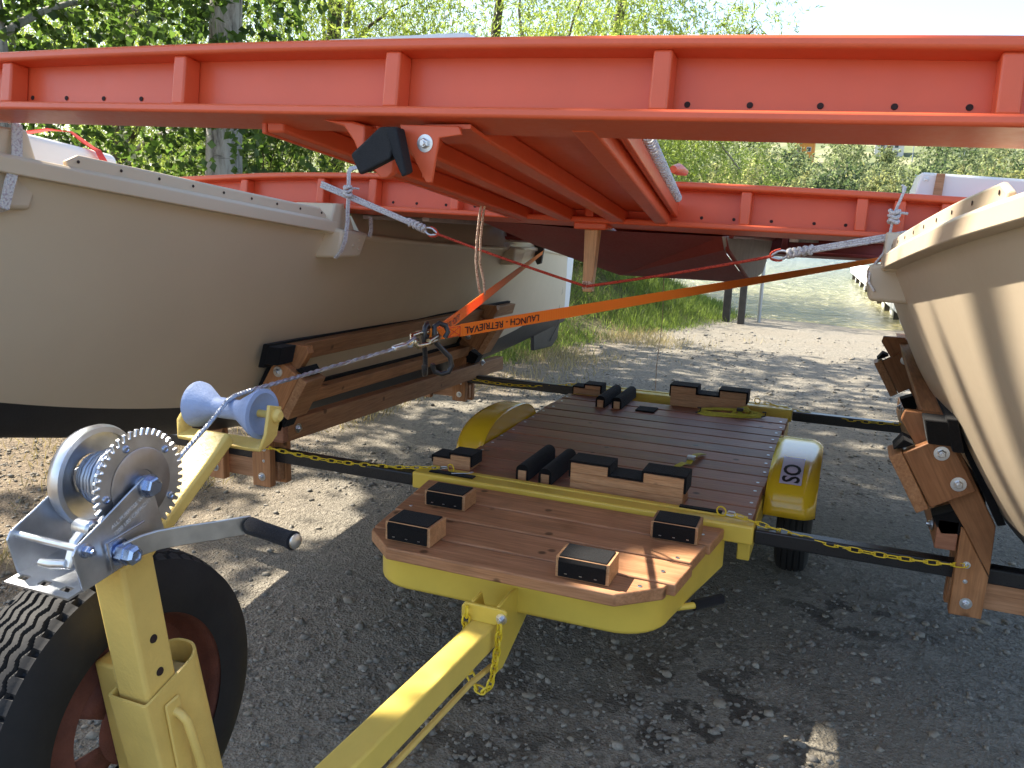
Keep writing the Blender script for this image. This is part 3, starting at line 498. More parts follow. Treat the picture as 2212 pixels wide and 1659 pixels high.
# fenders
FP = [3.69, .44, .375, .168]
def fsurf(xi, xo, tt, s_, off=0.0):
    c, a, z0, h = FP
    k = 1-.10*max(0, (s_-.72)/.28)**2.2; k += off
    cy = math.cos(tt); sy = math.sin(tt); e = .78
    return (xi+(xo-xi)*min(s_, 1.0), c-a*k*math.copysign(abs(cy)**e, cy), z0+(h*k)*abs(sy)**e+.0)
def fender(xi, xo):
    mb = MB(); ss = lin(0, .72, 5)+lin(.76, 1, 7); tts = lin(.0, math.pi, 41); P = [[fsurf(xi, xo, q, s_) for s_ in ss]+[(xo-(xo-xi)*.01*j, *(lambda p: (FP[0]+(p[1]-FP[0])*(1-.05*j), .375+(p[2]-.375)*(1-.05*j)))(fsurf(xi, xo, q, 1))) for j in (1, 2, 3)] for q in tts]
    mb.grid(P); o = part(T, 'fender', mb, 'ochre', smooth=50, recalc=True); sd = o.modifiers.new('Solid', 'SOLIDIFY'); sd.thickness = .006; sd.offset = 0
    e = 1 if xo > xi else -1; part(o, 'side_wall', MB().prism([fsurf(xi, xo, q, 0, -.004)[1:] for q in lin(0, math.pi, 41)], xi+e*.001, xi+e*.005, 'x'), 'ochre'); return o
FP = [3.68, .36, .375, .185]; fender(-1.458, -1.606); FP = [3.69, .44, .375, .168]; fr = fender(-.212, -.022)
# sticker with two letters on the right fender
tt0, tt1, s0, s1 = .66, 1.30, .24, .68; mb = MB().grid([[fsurf(-.212, -.022, q, s_, .030) for s_ in lin(s0, s1, 5)] for q in lin(tt0, tt1, 12)]); stk = part(fr, 'sticker', mb, 'sticker', smooth=50)
tm = text_mb('SO', 1.0, bold=.02); vx = [v[0] for v in tm.v]; vy = [v[1] for v in tm.v]; x0, x1, y0, y1 = min(vx), max(vx), min(vy), max(vy)
tm.v = [fsurf(-.212, -.022, tt0+.04+(v[0]-x0)/(x1-x0)*.42, s1-.04-(v[1]-y0)/(y1-y0)*.36, .040) for v in tm.v]; part(stk, 'lettering', tm, 'ink', recalc=False)
# wheels
def tyre_mb(R, wd, rim, nseg, grooves, zig, depth=.006, kz=36):
    prof = [(-.5, .0), (-.53, .25), (-.52, .5), (-.47, .74), (-.42, .88)]; cols = []
    for u, k in prof: cols.append((u*wd, rim+(R-rim)*k, False))
    for u in lin(-.38, .38, 61): cols.append((u*wd, R-(abs(u)/.38)**3*.010, True))
    for u, k in prof[::-1]: cols.append((-u*wd, rim+(R-rim)*k, False))
    V = []
    for i in range(nseg):
        th = 2*math.pi*i/nseg; tri = abs(((th*kz/(2*math.pi)) % 1)-.5)*4-1
        for u, r, tread in cols:
            if tread:
                for g in grooves:
                    if abs(u/wd-g-zig*tri) < .016: r -= depth
                if abs(u/wd) > .335 and ((th*kz/(2*math.pi)) % 1) < .22: r -= depth
            V.append((u, r*math.cos(th), r*math.sin(th)))
    m = len(cols); return V, [(i*m+j, i*m+j+1, ((i+1) % nseg)*m+j+1, ((i+1) % nseg)*m+j) for i in range(nseg) for j in range(m-1)]
def rim_mb(rim, wd, d):
    P = [(-.46*wd*d, rim*1.07), (-.46*wd*d, rim*.97), (-.2*wd*d, rim*.93), (.10*wd*d, rim*.90), (.18*wd*d, rim*.84), (.16*wd*d, rim*.66), (.22*wd*d, rim*.56), (.30*wd*d, rim*.42), (.30*wd*d, rim*.22), (.20*wd*d, rim*.20)]
    return P
def wheel(root, c, R, wd, rim, sgn, rm, nseg=180, kz=36):
    w = bpy.data.objects.new('wheel', None); COL.objects.link(w); w.parent = root; L = rootloc(root)
    V, F = tyre_mb(R, wd, rim, nseg, (-.27, -.09, .09, .27), .0 if kz == 0 else .028, kz=max(kz, 1)); mb = MB().add([(c[0]+v[0], c[1]+v[1], c[2]+v[2]) for v in V], F); part(w, 'tyre', mb, 'tyre', smooth=40)
    mb = MB(); prof = rim_mb(rim, wd, 1); n = 48; prof = [(a*sgn, r) for a, r in prof]; mb.lathe([( .47*wd*sgn, rim*1.06), (.47*wd*sgn, rim*1.0), (.40*wd*sgn, rim*.985), (.30*wd*sgn, rim*.95), (.02*wd*sgn, rim*.90), (.0, rim*.74), (.10*wd*sgn, rim*.60), (.13*wd*sgn, rim*.36), (.20*wd*sgn, rim*.30), (.20*wd*sgn, rim*.05)], c, (1, 0, 0), n); part(w, 'rim', mb, rm, smooth=35)
    return w
wheel(T, (-.10, 3.68, .255), .255, .132, .155, 1, 'rust', 160, 0); wheel(T, (-1.54, 3.68, .25), .25, .120, .155, -1, 'rust', 160, 0)
# tongue with hinge bracket
part(T, 'tongue', MB().hexa([(-.92, .55, .335), (-.845, .55, .335), (-.845, 2.075, .255), (-.92, 2.075, .255), (-.92, .55, .412), (-.845, .55, .412), (-.845, 2.075, .332), (-.92, 2.075, .332)]), 'yellow_tongue', bevel=.008, seg=3)
mb = MB().prism([(2.06, .345), (2.06, .388), (2.12, .392), (2.16, .30), (2.12, .19), (2.06, .172), (2.05, .18)], -.928, -.918, 'x').prism([(2.06, .345), (2.06, .388), (2.16, .392), (2.42, .34), (2.42, .305), (2.10, .17), (2.05, .178)], -.846, -.836, 'x'); br = part(T, 'hinge_bracket', mb, 'yellow', bevel=.003)
part(T, 'hinge_plate', MB().prism([(-.952, .335), (-.952, .372), (-.942, .386), (-.82, .386), (-.808, .378), (-.808, .345), (-.825, .337), (-.838, .337), (-.842, .333), (-.922, .333), (-.926, .339)], 2.046, 2.057, 'y'), 'yellow', bevel=.003)
inst(BOLT, T, (-.823, 2.046, .358), (math.radians(90), 0, 0), (.9, .9, 1.4), name='bolt')
part(T, 'tongue_stem', MB().box(-.92, -.845, 2.085, 2.85, .25, .303), 'yellow', bevel=.006)
part(T, 'tilt_rod', MB().tube([(-.862, 2.07, .185), (-.855, 1.9, .222), (-.85, 1.2, .277), (-.85, .62, .32)], .0085, 10), 'yellow_worn', smooth=60)
part(T, 'release_lever', MB().tube([(-.62, 2.40, .295), (-.45, 2.41, .30), (-.33, 2.51, .30)], .011, 10), 'yellow', smooth=60); part(T, 'lever_grip', MB().tube([(-.345, 2.498, .30), (-.27, 2.585, .30)], .017, 12), 'grip', smooth=60)
# sleeve, winch post, roller arm (tilted about X)
TH = math.radians(8.2)
def tilt(o): return Matrix.Translation(o) @ Matrix.Rotation(TH, 4, 'X')
PO = tilt((-.871, .778, 1.047)); PX = (-.029, .029)   # local: x across, y fore-aft (0..), z up along the post
mb = MB().box(-.0295, .0295, -.028, .028, -.55, 0).xf(PO); part(T, 'winch_post', mb, 'yellow_worn', bevel=.006, seg=3)
for zz in (-.129, -.184): o = part(T, 'bolt_hole', MB().lathe([(0, .0065), (.0012, .006)], (.0297, .0, zz), (1, 0, 0), 14).xf(PO), 'hole')
def rr(x0, x1, y0, y1, rf, rb, n=6):
    pts = []
    for cx, cy, r, a0 in ((x1-rf, y0+rf, rf, -90), (x1-rb, y1-rb, rb, 0), (x0+rb, y1-rb, rb, 90), (x0+rf, y0+rf, rf, 180)):
        for i in range(n+1): a = math.radians(a0+90*i/n); pts.append((cx+r*math.cos(a), cy+r*math.sin(a)))
    return pts
mb = MB(); o_ = rr(-.036, .036, -.040, .082, .006, .032); i_ = rr(-.032, .032, -.036, .078, .004, .029); n = len(o_)
zt = lambda y: -.2145+.165*(y+.04)
rings = [[(x, y, zt(y)) for x, y in o_], [(x, y+.05*.4, -.62) for x, y in o_], [(x, y, zt(y)) for x, y in i_], [(x, y+.05*.4, -.62) for x, y in i_]]
mb.add([p for r_ in rings for p in r_], [(i, (i+1) % n, n+(i+1) % n, n+i) for i in range(n)]+[(2*n+i, 3*n+i, 3*n+(i+1) % n, 2*n+(i+1) % n) for i in range(n)]+[(i, 2*n+i, 2*n+(i+1) % n, (i+1) % n) for i in range(n)]).xf(PO); part(T, 'post_sleeve', mb, 'yellow_worn', smooth=35, recalc=False)
part(T, 'sleeve_block', MB().box(-.024, .024, .030, .070, -.60, -.225).xf(PO), 'alu', bevel=.006)
part(T, 'latch_plate', MB().box(.0365, .0415, -.012, .016, -.60, -.232).xf(PO), 'yellow_worn', bevel=.004); part(T, 'latch_handle', MB().tube([(.037, .004, -.252), (.05, .004, -.256), (.058, .005, -.266), (.060, .012, -.33), (.060, .02, -.41), (.052, .022, -.43), (.036, .022, -.435)], .0065, 10).xf(PO), 'yellow_worn', smooth=60)
part(T, 'wheel_bracket', MB().box(-.085, -.045, -.012, .03, -.62, -.19).xf(PO), 'yellow_worn', bevel=.004)
part(T, 'winch_plate', MB().box(-.045, .030, -.075, .075, .001, .008).xf(PO), 'yellow_worn', bevel=.002)
A0 = Vector((-.878, .80, 1.025)); A1 = Vector((-.878, .985, 1.155)); d = (A1-A0).normalized(); up = Vector((1, 0, 0)).cross(d); up = up if up.z > 0 else -up
def bar(a, b, wx, th, upv): a = Vector(a); b = Vector(b); X_ = Vector((1, 0, 0)); return [a-X_*wx, a+X_*wx, b+X_*wx, b-X_*wx, a-X_*wx+upv*th, a+X_*wx+upv*th, b+X_*wx+upv*th, b-X_*wx+upv*th]
part(T, 'roller_arm', MB().hexa(bar(A0, A1, .030, .022, up)), 'yellow_worn', bevel=.005, seg=3)
RC = Vector((-.882, 1.015, 1.197)); mb = MB()
path = [(-.958, 1.02, 1.20), (-.966, 1.004, 1.168), (-.958, .996, 1.152), (-.90, 1.00, 1.150), (-.83, 1.008, 1.147), (-.806, 1.002, 1.150), (-.797, 1.004, 1.168), (-.797, 1.016, 1.212)]
part(T, 'roller_bracket', mb.ribbon([Vector(p) for p in path], [(0, 1, .28)]*8, .030, .006), 'yellow_worn', smooth=45, bevel=.0015)
part(T, 'roller', MB().lathe([(-.068, .032), (-.066, .037), (-.059, .036), (-.028, .0175), (-.022, .0165), (.016, .016), (.022, .0175), (.059, .039), (.064, .0395), (.066, .033), (.056, .018)], RC, (1, -.02, 0), 36), 'roller', smooth=40)
part(T, 'roller_pin', MB().lathe([(-.09, .006), (.086, .006), (.086, .0115), (.092, .0115), (.097, .007)], RC, (1, 0, 0), 14), 'yellow_worn', smooth=40)
# ---------------------------------------------------------------- spare wheel
R_ = thing('spare_wheel', 'big black spare tyre on a rusty brown rim mounted beside the winch post', 'wheel', (-1.0, .86, .46))
V, F = tyre_mb(.262, .135, .168, 400, (-.29, -.17, -.055, .055, .17, .29), .022, .008, 56); part(R_, 'tyre', MB().add([(-1.005+v[0], .862+v[1], .722+v[2]) for v in V], F), 'tyre', smooth=40)
c = (-1.005, .862, .722); mb = MB(); n = 64
prof = [(.060, .178), (.063, .172), (.058, .166), (.045, .162), (.030, .158), (.018, .150), (.020, .136), (.034, .122), (.038, .105)]
mb.lathe(prof+[(.034, .105), (.030, .121), (.014, .137), (.012, .152), (.028, .163), (.055, .171)], c, (1, 0, 0), n, True); part(R_, 'rim', mb, 'rust', smooth=40)
mb = MB(); N_ = 48   # disc with hand holes: annular sectors between hub and barrel
def ring_sector(a0, a1, r0, r1, x):
    k = max(2, int((a1-a0)/.12)); return [[(c[0]+x+(.012 if r == r0 else 0), c[1]+r*math.cos(a), c[2]+r*math.sin(a)) for r in (r0, r1)] for a in lin(a0, a1, k)]
for i in range(5): a = i*2*math.pi/5+.75; o = part(R_, 'spoke', MB().grid(ring_sector(a, a+.62, .066, .107, .035)), 'rust', smooth=40); sd = o.modifiers.new('Solid', 'SOLIDIFY'); sd.thickness = .004
mb = MB(); mb.lathe([(.046, .068), (.050, .062), (.050, .036), (.044, .034), (.044, .064)], c, (1, 0, 0), 40, True); hub = part(R_, 'hub_ring', mb, 'rust', smooth=40)
for i in range(5): a = i*2*math.pi/5+.1; part(R_, 'lug_hole', MB().lathe([(0, .007), (.0015, .0065)], (c[0]+.0502, c[1]+.05*math.cos(a), c[2]+.05*math.sin(a)), (1, 0, 0), 12), 'hole')
# ================================================================ WINCH
WO = tilt((-.871, .745, 1.058)); WN = thing('hand_winch', 'shiny zinc plated hand winch with toothed gear and black crank grip', 'winch', (-.871, .76, 1.04))
wp = lambda name, mb, mat, **k: part(WN, name, mb.xf(WO), mat, **k)
xr, xl = .052, -.062
sh = MB(); pr = [(-.072, 0), (.061, 0), (.064, .012), (.058, .074), (.054, .092), (.046, .100), (.036, .097), (-.034, .072), (-.068, .061), (-.076, .052)]
side = wp('side_plate', MB().prism(pr, xr-.003, xr, 'x'), 'zinc', bevel=.0012); wp('side_plate', MB().prism(pr, xl, xl+.003, 'x'), 'zinc', bevel=.0012)
mb = MB(); xs_ = [xl+.003, -.052, -.036, -.015, .001, .022, .038, xr-.003]
for i in range(7):
    if i % 2 == 0 or i == 6: mb.box(xs_[i], xs_[i+1], -.092, .062, 0, .003)
    else: mb.box(xs_[i], xs_[i+1], -.092, -.082, 0, .003).box(xs_[i], xs_[i+1], -.072, .062, 0, .003)
wp('base_plate', mb, 'zinc')
gc = (.050, .087)   # gear centre (y, z) local
N_ = 44; prof = []
for i in range(N_):
    for da, r in ((-.38, .0660), (-.20, .0742), (.20, .0742), (.38, .0660)): a = 2*math.pi*(i+da)/N_; prof.append((gc[0]+r*math.cos(a), gc[1]+r*math.sin(a)))
gear = wp('gear', MB().prism(prof, .0355, .0405, 'x'), 'zinc', bevel=.0006, seg=1); wp('gear_face', MB().lathe([(.0412, .049), (.0422, .047), (.0422, .020), (.0405, .019)], (0, gc[0], gc[1]), (1, 0, 0), 40), 'steel', smooth=30)
for k in range(5):
    a = 2*math.pi*k/5+.55; wp('rivet', MB().lathe([(.0405, .0052), (.0425, .0048), (.0432, .0032), (.042, .002)], (0, gc[0]+.057*math.cos(a), gc[1]+.057*math.sin(a)), (1, 0, 0), 14), 'zincb', smooth=30)
wp('drum_flange', MB().lathe([(-.058, .030), (-.056, .058), (-.050, .066), (-.038, .070), (-.030, .067), (-.030, .060), (-.040, .060), (-.046, .05), (-.046, .030)], (0, gc[0], gc[1]), (1, 0, 0), 48, True), 'zinc', smooth=45)
wp('drum', MB().cyl((-.047, *gc), (.036, *gc), .024, 24), 'steel', smooth=40)
mb = MB(); p_ = []
for lay, (rad, x0, x1, tn) in enumerate(((.0285, -.042, .030, 11), (.0345, .026, -.030, 9), (.040, -.012, .026, 5.5))):
    for i in range(int(tn*16)): a = 2*math.pi*i/16; p_.append((x0+(x1-x0)*i/(tn*16), gc[0]+rad*math.cos(a), gc[1]+rad*math.sin(a)))
M['wire'] = metal('steel_cable', (.50, .54, .62), .42); cabl = wp('wound_cable', mb.tube(p_, .0032, 6), 'wire', smooth=60)
wp('axle_bolt', MB().lathe([(.0405, .011), (.046, .011), (.046, .013), (.0545, .013), (.0545, .0155), (.0565, .0155)], (0, gc[0], gc[1]), (1, 0, 0), 24).lathe([(.0565, .0125), (.064, .0125), (.066, .0105)], (0, gc[0], gc[1]), (1, 0, 0), 6), 'zincb', smooth=30)
wp('ratchet_bar', MB().cyl((xl+.003, -.060, .052), (xr-.003, -.060, .052), .0048, 12), 'zinc', smooth=40)
wp('pawl', MB().prism([(-.075, .030), (-.058, .060), (-.040, .070), (-.026, .062), (-.030, .052), (-.045, .046), (-.040, .018), (-.052, .012), (-.060, .022)], .026, .040, 'x'), 'zinc', bevel=.003); wp('pawl_knob', MB().tube([(.03, -.070, .034), (.012, -.076, .034), (-.004, -.078, .034)], [.006, .0065, .005], 12), 'zinc', smooth=50); wp('pawl_tab', MB().lathe([(.016, .008), (.020, .011), (.042, .011), (.045, .008)], (0, -.036, .066), (1, 0, 0), 18), 'zinc', smooth=40)
wp('bolt', bolt_mb(.0075, .009, .008).xf(frame_xf((xr, -.058, .050), (0, 1, 0), (0, 0, 1))), 'zincb', smooth=30)
wp('spring', MB().tube([(.044+.003*math.cos(i*1.2), -.066+.003*math.sin(i*1.2), .006+i*.0006) for i in range(44)], .0008, 5), 'steel', smooth=60)
sc = (-.014, .024)   # crank shaft
wp('crank_shaft', MB().lathe([(.03, .009), (.052, .009), (.052, .017), (.055, .017), (.055, .010), (.06, .010)], (0, *sc), (1, 0, 0), 24).lathe([(.058, .0135), (.068, .0135)], (0, *sc), (1, 0, 0), 6).lathe([(.068, .0145), (.070, .0145), (.070, .0125), (.080, .0125), (.084, .009), (.084, .006), (.082, .005)], (0, *sc), (1, 0, 0), 6), 'zincb', smooth=30)
wp('crank_clip', MB().prism([(-.032, .004), (.030, .004), (.030, .007), (-.028, .007), (-.028, .044), (.030, .044), (.030, .047), (-.032, .047)], .0555, .0575, 'x'), 'steel', bevel=.001)
wp('crank_arm', MB().ribbon([(.062, -.014, .024), (.063, .012, .021), (.068, .036, .017), (.086, .066, .012), (.108, .098, .006), (.124, .128, .000), (.130, .140, -.003)], (0, .12, 1), .027, .005), 'alu', smooth=45, bevel=.0012)
wp('crank_grip', MB().lathe([(.0, .009), (.004, .0125), (.03, .0115), (.075, .0115), (.088, .0135), (.09, .011)], (.130, .136, -.002), (1, -.16, 0), 22), 'grip', smooth=50); wp('grip_cap', MB().lathe([(.088, .0105), (.093, .0105), (.096, .006), (.0965, .001)], (.130, .136, -.002), (1, -.16, 0), 18), 'alu', smooth=50)
for txt, sz, y_, z_ in (('ALL PURPOSE WINCH', .0085, .020, .070), ('1200 LBS CAPACITY', .0085, .018, .058)):
    mb = text_mb(txt, sz*.92).xf(frame_xf((xr+.0006, y_, z_), (0, 1, .30), (0, -.3, 1))); wp('lettering', mb, 'etched', recalc=False)
# ================================================================ HULL CRADLES
XM = -.89
def cradle(side, label):
    f = (lambda x: x) if side < 0 else (lambda x: 2*XM-x); C_ = thing('hull_cradle', label, 'cradle', (f(-2.3), 3.8, .33), 'wooden cradles on the trailer arms')
    def pp(name, mb, mat, **k):
        if side > 0: mb.mirx(XM)
        return part(C_, name, mb, mat, **k)
    wd = 'woodd1' if side > 0 else 'woodd2'
    def bolt(x, y, z, s_=1.0, rot=(math.radians(90), 0, 0)): inst(BOLT, C_, (f(x), y, z), rot, (s_, s_, s_), name='bolt')
    for yf, dz in ((2.742, 0), (4.68, -.02)):
        post = [(-2.183, .325+dz), (-2.274, .325+dz), (-2.276, .465+dz), (-2.192, .607+dz), (-2.183, .612+dz)]
        pp('post', MB().prism(post, yf, yf+.038), 'woodv', bevel=.003); pp('post', MB().prism([(-2.181, .315+dz), (-2.262, .315+dz), (-2.262, .60+dz), (-2.181, .60+dz)], yf+.105, yf+.143), 'woodv', bevel=.003)
        pp('strut', MB().prism([(-2.277, .468+dz), (-2.274, .630+dz), (-2.10, .935+dz), (-2.085, .955+dz), (-1.985, .955+dz), (-1.978, .925+dz), (-2.190, .611+dz)], yf+.002, yf+.04), wd, bevel=.003)
        pp('carpet_pad', MB().prism([(-2.277, .632+dz), (-2.30, .640+dz), (-2.14, .93+dz), (-2.118, .925+dz)], yf-.004, yf+.046), 'carpet', bevel=.004)
        pp('plate', MB().prism([(-2.104, .904+dz), (-2.202, .743+dz), (-2.086, .672+dz), (-1.992, .831+dz)], yf-.042, yf-.002), wd, bevel=.003)
        pp('end_board', MB().prism([(-1.989, .834+dz), (-2.083, .670+dz), (-2.050, .650+dz), (-1.953, .817+dz)], yf-.048, yf+.085), 'woody', bevel=.003)
        pp('shim', MB().prism([(-1.995, .846+dz), (-2.02, .86+dz), (-1.99, .872+dz), (-1.965, .836+dz)], yf-.03, yf+.075), 'carpet', bevel=.002)
        pp('lower_board', MB().box(-2.51, -2.185, yf+.062, yf+.10, .335+dz, .422+dz), 'traywood', bevel=.003); pp('post', MB().box(-2.52, -2.43, yf, yf+.038, .325+dz, .60+dz), 'woodv', bevel=.003)
        pp('outer_strut', MB().prism([(-2.66, .955+dz), (-2.75, .955+dz), (-2.50, .58+dz), (-2.44, .60+dz)], yf+.002, yf+.04), wd, bevel=.003)
        pp('stop_block', MB().prism([(-2.165, .66+dz), (-2.21, .585+dz), (-2.13, .575+dz), (-2.10, .63+dz)], yf+.01, yf+.09), 'carpet', bevel=.004)
        bolt(-2.096, yf-.042, .846+dz, 1.15); bolt(-2.152, yf-.042, .758+dz, 1.15); bolt(-2.226, yf, .369+dz, .95); bolt(-2.212, yf, .494+dz, .6); bolt(-2.215, yf, .44+dz, .35); bolt(-2.475, yf, .375+dz, .95)
        inst(BOLT, C_, (f(-2.116), yf+.11, .572+dz), (0, math.radians(90 if side < 0 else -90), 0), (1.1, 1.1, 1.1), name='bolt')
    def railp(name, a, b, mat, **k): pp(name, MB().loft(a, b), mat, **k)
    q = lambda y, x0, x1, z0, z1, lean=0: [(x0, y, z0), (x1, y, z0), (x1+lean, y, z1), (x0+lean, y, z1)]
    railp('bottom_rail', q(2.79, -2.178, -2.120, .525, .618), q(5.15, -2.178, -2.120, .445, .535), 'woody', bevel=.003)
    pp('rail_end', MB().box(-2.179, -2.119, 2.752, 2.788, .528, .624), 'deckwood', bevel=.003)
    railp('upper_rail', q(2.74, -2.115, -2.055, .882, .955, .02), q(5.22, -2.15, -2.09, .825, .893, .02), 'woody', bevel=.003)
    railp('carpet_pad', q(2.64, -2.148, -2.117, .868, .966, .03), q(5.26, -2.183, -2.153, .812, .905, .03), 'carpet', bevel=.004); railp('carpet_pad', q(2.64, -2.114, -2.05, .884, .957, .02), q(2.737, -2.114, -2.05, .884, .957, .02), 'carpet', bevel=.004)
    railp('lower_rail', q(2.85, -2.235, -2.165, .648, .712, .02), q(4.92, -2.245, -2.175, .600, .662, .02), 'woody', bevel=.003); railp('carpet_pad', q(2.84, -2.262, -2.238, .635, .725, .02), q(4.94, -2.272, -2.248, .588, .675, .02), 'carpet', bevel=.004)
    return C_
cradle(-1, 'bolted wooden cradle carrying the hull that stands beside the winch and spare wheel'); cradle(1, 'bolted wooden cradle carrying the sunlit hull beside the fender with the sticker')
# ================================================================ HULLS
YB = [-.2, .4, .9, 1.4, 2.0, 2.9, 3.6, 4.2, 4.9, 5.5, 6.0, 6.7, 7.42]; BB = [.02, .09, .20, .335, .475, .56, .55, .52, .45, .36, .27, .14, .02]
def hb(y): return itp(y, YB, BB)
def zs(y): return itp(y, [-.2, 1.6, 2.8, 3.6, 4.9, 6.0, 7.45], [1.86, 1.570, 1.412, 1.345, 1.275, 1.225, 1.115])
def zk(y): return itp(y, [-.2, .5, 1.72, 2.57, 3.5, 4.7, 6.0, 7.42], [1.45, 1.10, .765, .575, .48, .43, .44, .50])
def zw(y): return itp(y, [-.2, 1.73, 2.58, 3.5, 4.7, 6, 6.67, 7.2, 7.42], [1.50, .885, .705, .625, .57, .60, .67, .56, .53])
XC = -2.46
def zd(y): return 1.484-.026*(y-3.02)
def hpt(y, tt, sgn): b = hb(y); return (XC+sgn*(.018+(b-.018)*tt**.72), y, zk(y)+(zs(y)-zk(y))*tt)
def hull(side, label):
    xm = (lambda mb: mb) if side < 0 else (lambda mb: mb.mirx(XM)); f = (lambda x: x) if side < 0 else (lambda x: 2*XM-x)
    H = thing('hull', label, 'hull', (f(XC), 3.6, .40), 'hulls of the catamaran'); pp = lambda name, mb, mats, **k: part(H, name, xm(mb), mats, **k)
    ys = lin(-.2, 7.42, 70); mb = MB()
    def row(y):
        tw = min(.95, max(.04, (zw(y)-zk(y))/(zs(y)-zk(y)))); ts = [tw*(i/5)**1.4 for i in range(6)]+[tw+(1-tw)*i/14 for i in range(1, 15)]
        return [hpt(y, q_, -1) for q_ in ts[::-1]]+[hpt(y, q_, 1) for q_ in ts]
    G = [row(y) for y in ys]; m = len(G[0]); mb.grid(G, lambda i, j: 1 if 14 <= j < m-1-14 else 0); pp('shell', mb, ['hull', 'bottom'], smooth=60)
    # deck
    mb = MB().grid([[(XC+k*hb(y)*.985, y, zs(y)+.03*(1-k*k)+.012) for k in lin(-1, 1, 9)] for y in ys]); pp('deck', mb, 'hull', smooth=60)
    for sg in (-1, 1):
        def strip(y0, y1, n, prof):
            P = []
            for y in lin(y0, y1, n): x, _, z = hpt(y, 1, 1); P.append([(XC+sg*(hb(y)+dx), y, z+dz) for dx, dz in prof])
            k = len(prof); mb = MB(); mb.add([p for r_ in P for p in r_], [(i*k+j, i*k+(j+1) % k, (i+1)*k+(j+1) % k, (i+1)*k+j) for i in range(n-1) for j in range(k)]+[tuple(range(k)), tuple(range((n-1)*k, n*k))[::-1]]); return mb
        pp('sheer_strake', strip(.0, 2.80, 40, [(-.03, -.006), (.037, -.006), (.037, .034), (.026, .044), (-.03, .046)]), 'hull', smooth=40, bevel=.003)
        pp('coaming', MB().grid([[(XC+sg*(hb(y)-.012-.05*u), y, zs(y)+.012+(zd(y)-zs(y)-.012)*u) for u in lin(0, 1, 4)] for y in lin(3.02, 5.95, 24)]), 'hull', smooth=60)
        pp('sheer_strake', strip(2.98, 7.3, 40, [(-.02, -.014), (.008, -.014), (.014, -.006), (.014, .006), (.006, .014), (-.02, .014)]), 'hull', smooth=50)
        tr_ = strip(1.72, 2.755, 30, [(.002, .040), (.018, .040), (.018, .078), (.012, .082), (.002, .080)])
        k = 5
        for e, idxs in ((0, range(0, k)), (29, range(29*k, 30*k))):
            for q_ in idxs:
                x, y, z = tr_.v[q_]; lo = zs(y)+.040; tr_.v[q_] = (x, y, lo+(z-lo)*.45)
        rail = pp('toe_rail', tr_, 'hull', smooth=50, bevel=.004)
        if sg > 0:
            for u in lin(.03, .97, 9):
                y = 1.72+u*1.035; o = part(rail, 'bolt_hole', xm(MB().lathe([(0, .0048), (.0012, .0045)], (XC+hb(y)+.0185, y, zs(y)+.062), (1, 0, 0), 10)), 'hole')
    # beam seats and lashing blocks
    for yb, zb, nm in ((1.56, 1.690, 0), (2.84, 1.520, 1), (4.93, 1.312, 2)):
        x0 = XC+hb(yb); z0 = zs(yb)
        for sg in (1, -1):
            xx = lambda dx: XC+sg*(hb(yb)+min(dx, .008 if nm == 0 else .07))
            pp('beam_seat', MB().loft([(xx(-.16), yb-.10, z0), (xx(.030), yb-.10, z0), (xx(.030), yb-.05, zb), (xx(-.16), yb-.05, zb)], [(xx(-.16), yb+.10, z0-.02), (xx(.030), yb+(.125 if nm == 0 else .10), z0-.02), (xx(.030), yb+(.09 if nm == 0 else .03), zb-(.004 if nm == 0 else 0)), (xx(-.16), yb+(.09 if nm == 0 else .03), zb-(.004 if nm == 0 else 0))]), 'hull', bevel=.008, seg=3)
            lb = pp('lashing_block', MB().loft([(xx(-.02), yb-.06, z0+.03), (xx(.070), yb-.06, z0+.012), (xx(.058), yb-.075, z0-.095), (xx(-.06), yb-.075, z0-.10)], [(xx(-.02), yb+.125, z0+.012), (xx(.070), yb+.125, z0-.005), (xx(.058), yb+.08, z0-.10), (xx(-.06), yb+.08, z0-.105)]), 'hull', bevel=.012, seg=3)
            if sg > 0 and nm == 1:
                for dy, dz in ((.02, -.05), (.055, -.028), (.06, -.066)): part(lb, 'bolt', xm(MB().lathe([(0, .008), (.004, .007), (.006, .004)], (xx(.0655+dz*.07), yb+dy, z0+dz), (1, 0, -.1), 8)), 'hull', smooth=40)
    if side < 0:
        # stern bracket
        x, y, z = hpt(5.85, 1, 1); pp('stern_bracket', MB().prism([(x-.02, z+.05), (x+.075, z+.07), (x+.05, z-.10), (x+.02, z-.11), (x-.03, z-.02)], 5.80, 5.83), 'darkpost', bevel=.003)
    # rudder
    ru = pp('rudder', MB().loft([(XC-.02, 7.43, 1.10), (XC+.02, 7.43, 1.10), (XC+.02, 7.62, 1.08), (XC-.02, 7.62, 1.08)], [(XC-.02, 7.36, .52), (XC+.02, 7.36, .52), (XC+.02, 7.52, .52), (XC-.02, 7.52, .52)]), 'white', bevel=.01)
    part(ru, 'rudder_blade', xm(MB().prism([(6.62, .33), (7.1, .30), (7.25, .36), (7.30, .53), (6.68, .505), (6.60, .49)], XC-.016, XC+.016, 'x')), 'bottom', bevel=.008)
    part(ru, 'rudder_cord', xm(MB().tube([(XC+.03, 7.30, 1.02), (XC+.032, 7.27, .78), (XC+.03, 7.22, .72), (XC+.03, 7.20, .50), (XC+.02, 7.02, .36)], .003, 6)), 'darkpost', smooth=60)
    return H
hull(-1, 'cream catamaran hull with black keel, its flank in the shade, beside the winch'); HR = hull(1, 'cream catamaran hull with black keel, its flank streaked with bright sunlight'); HR.location.z -= .032
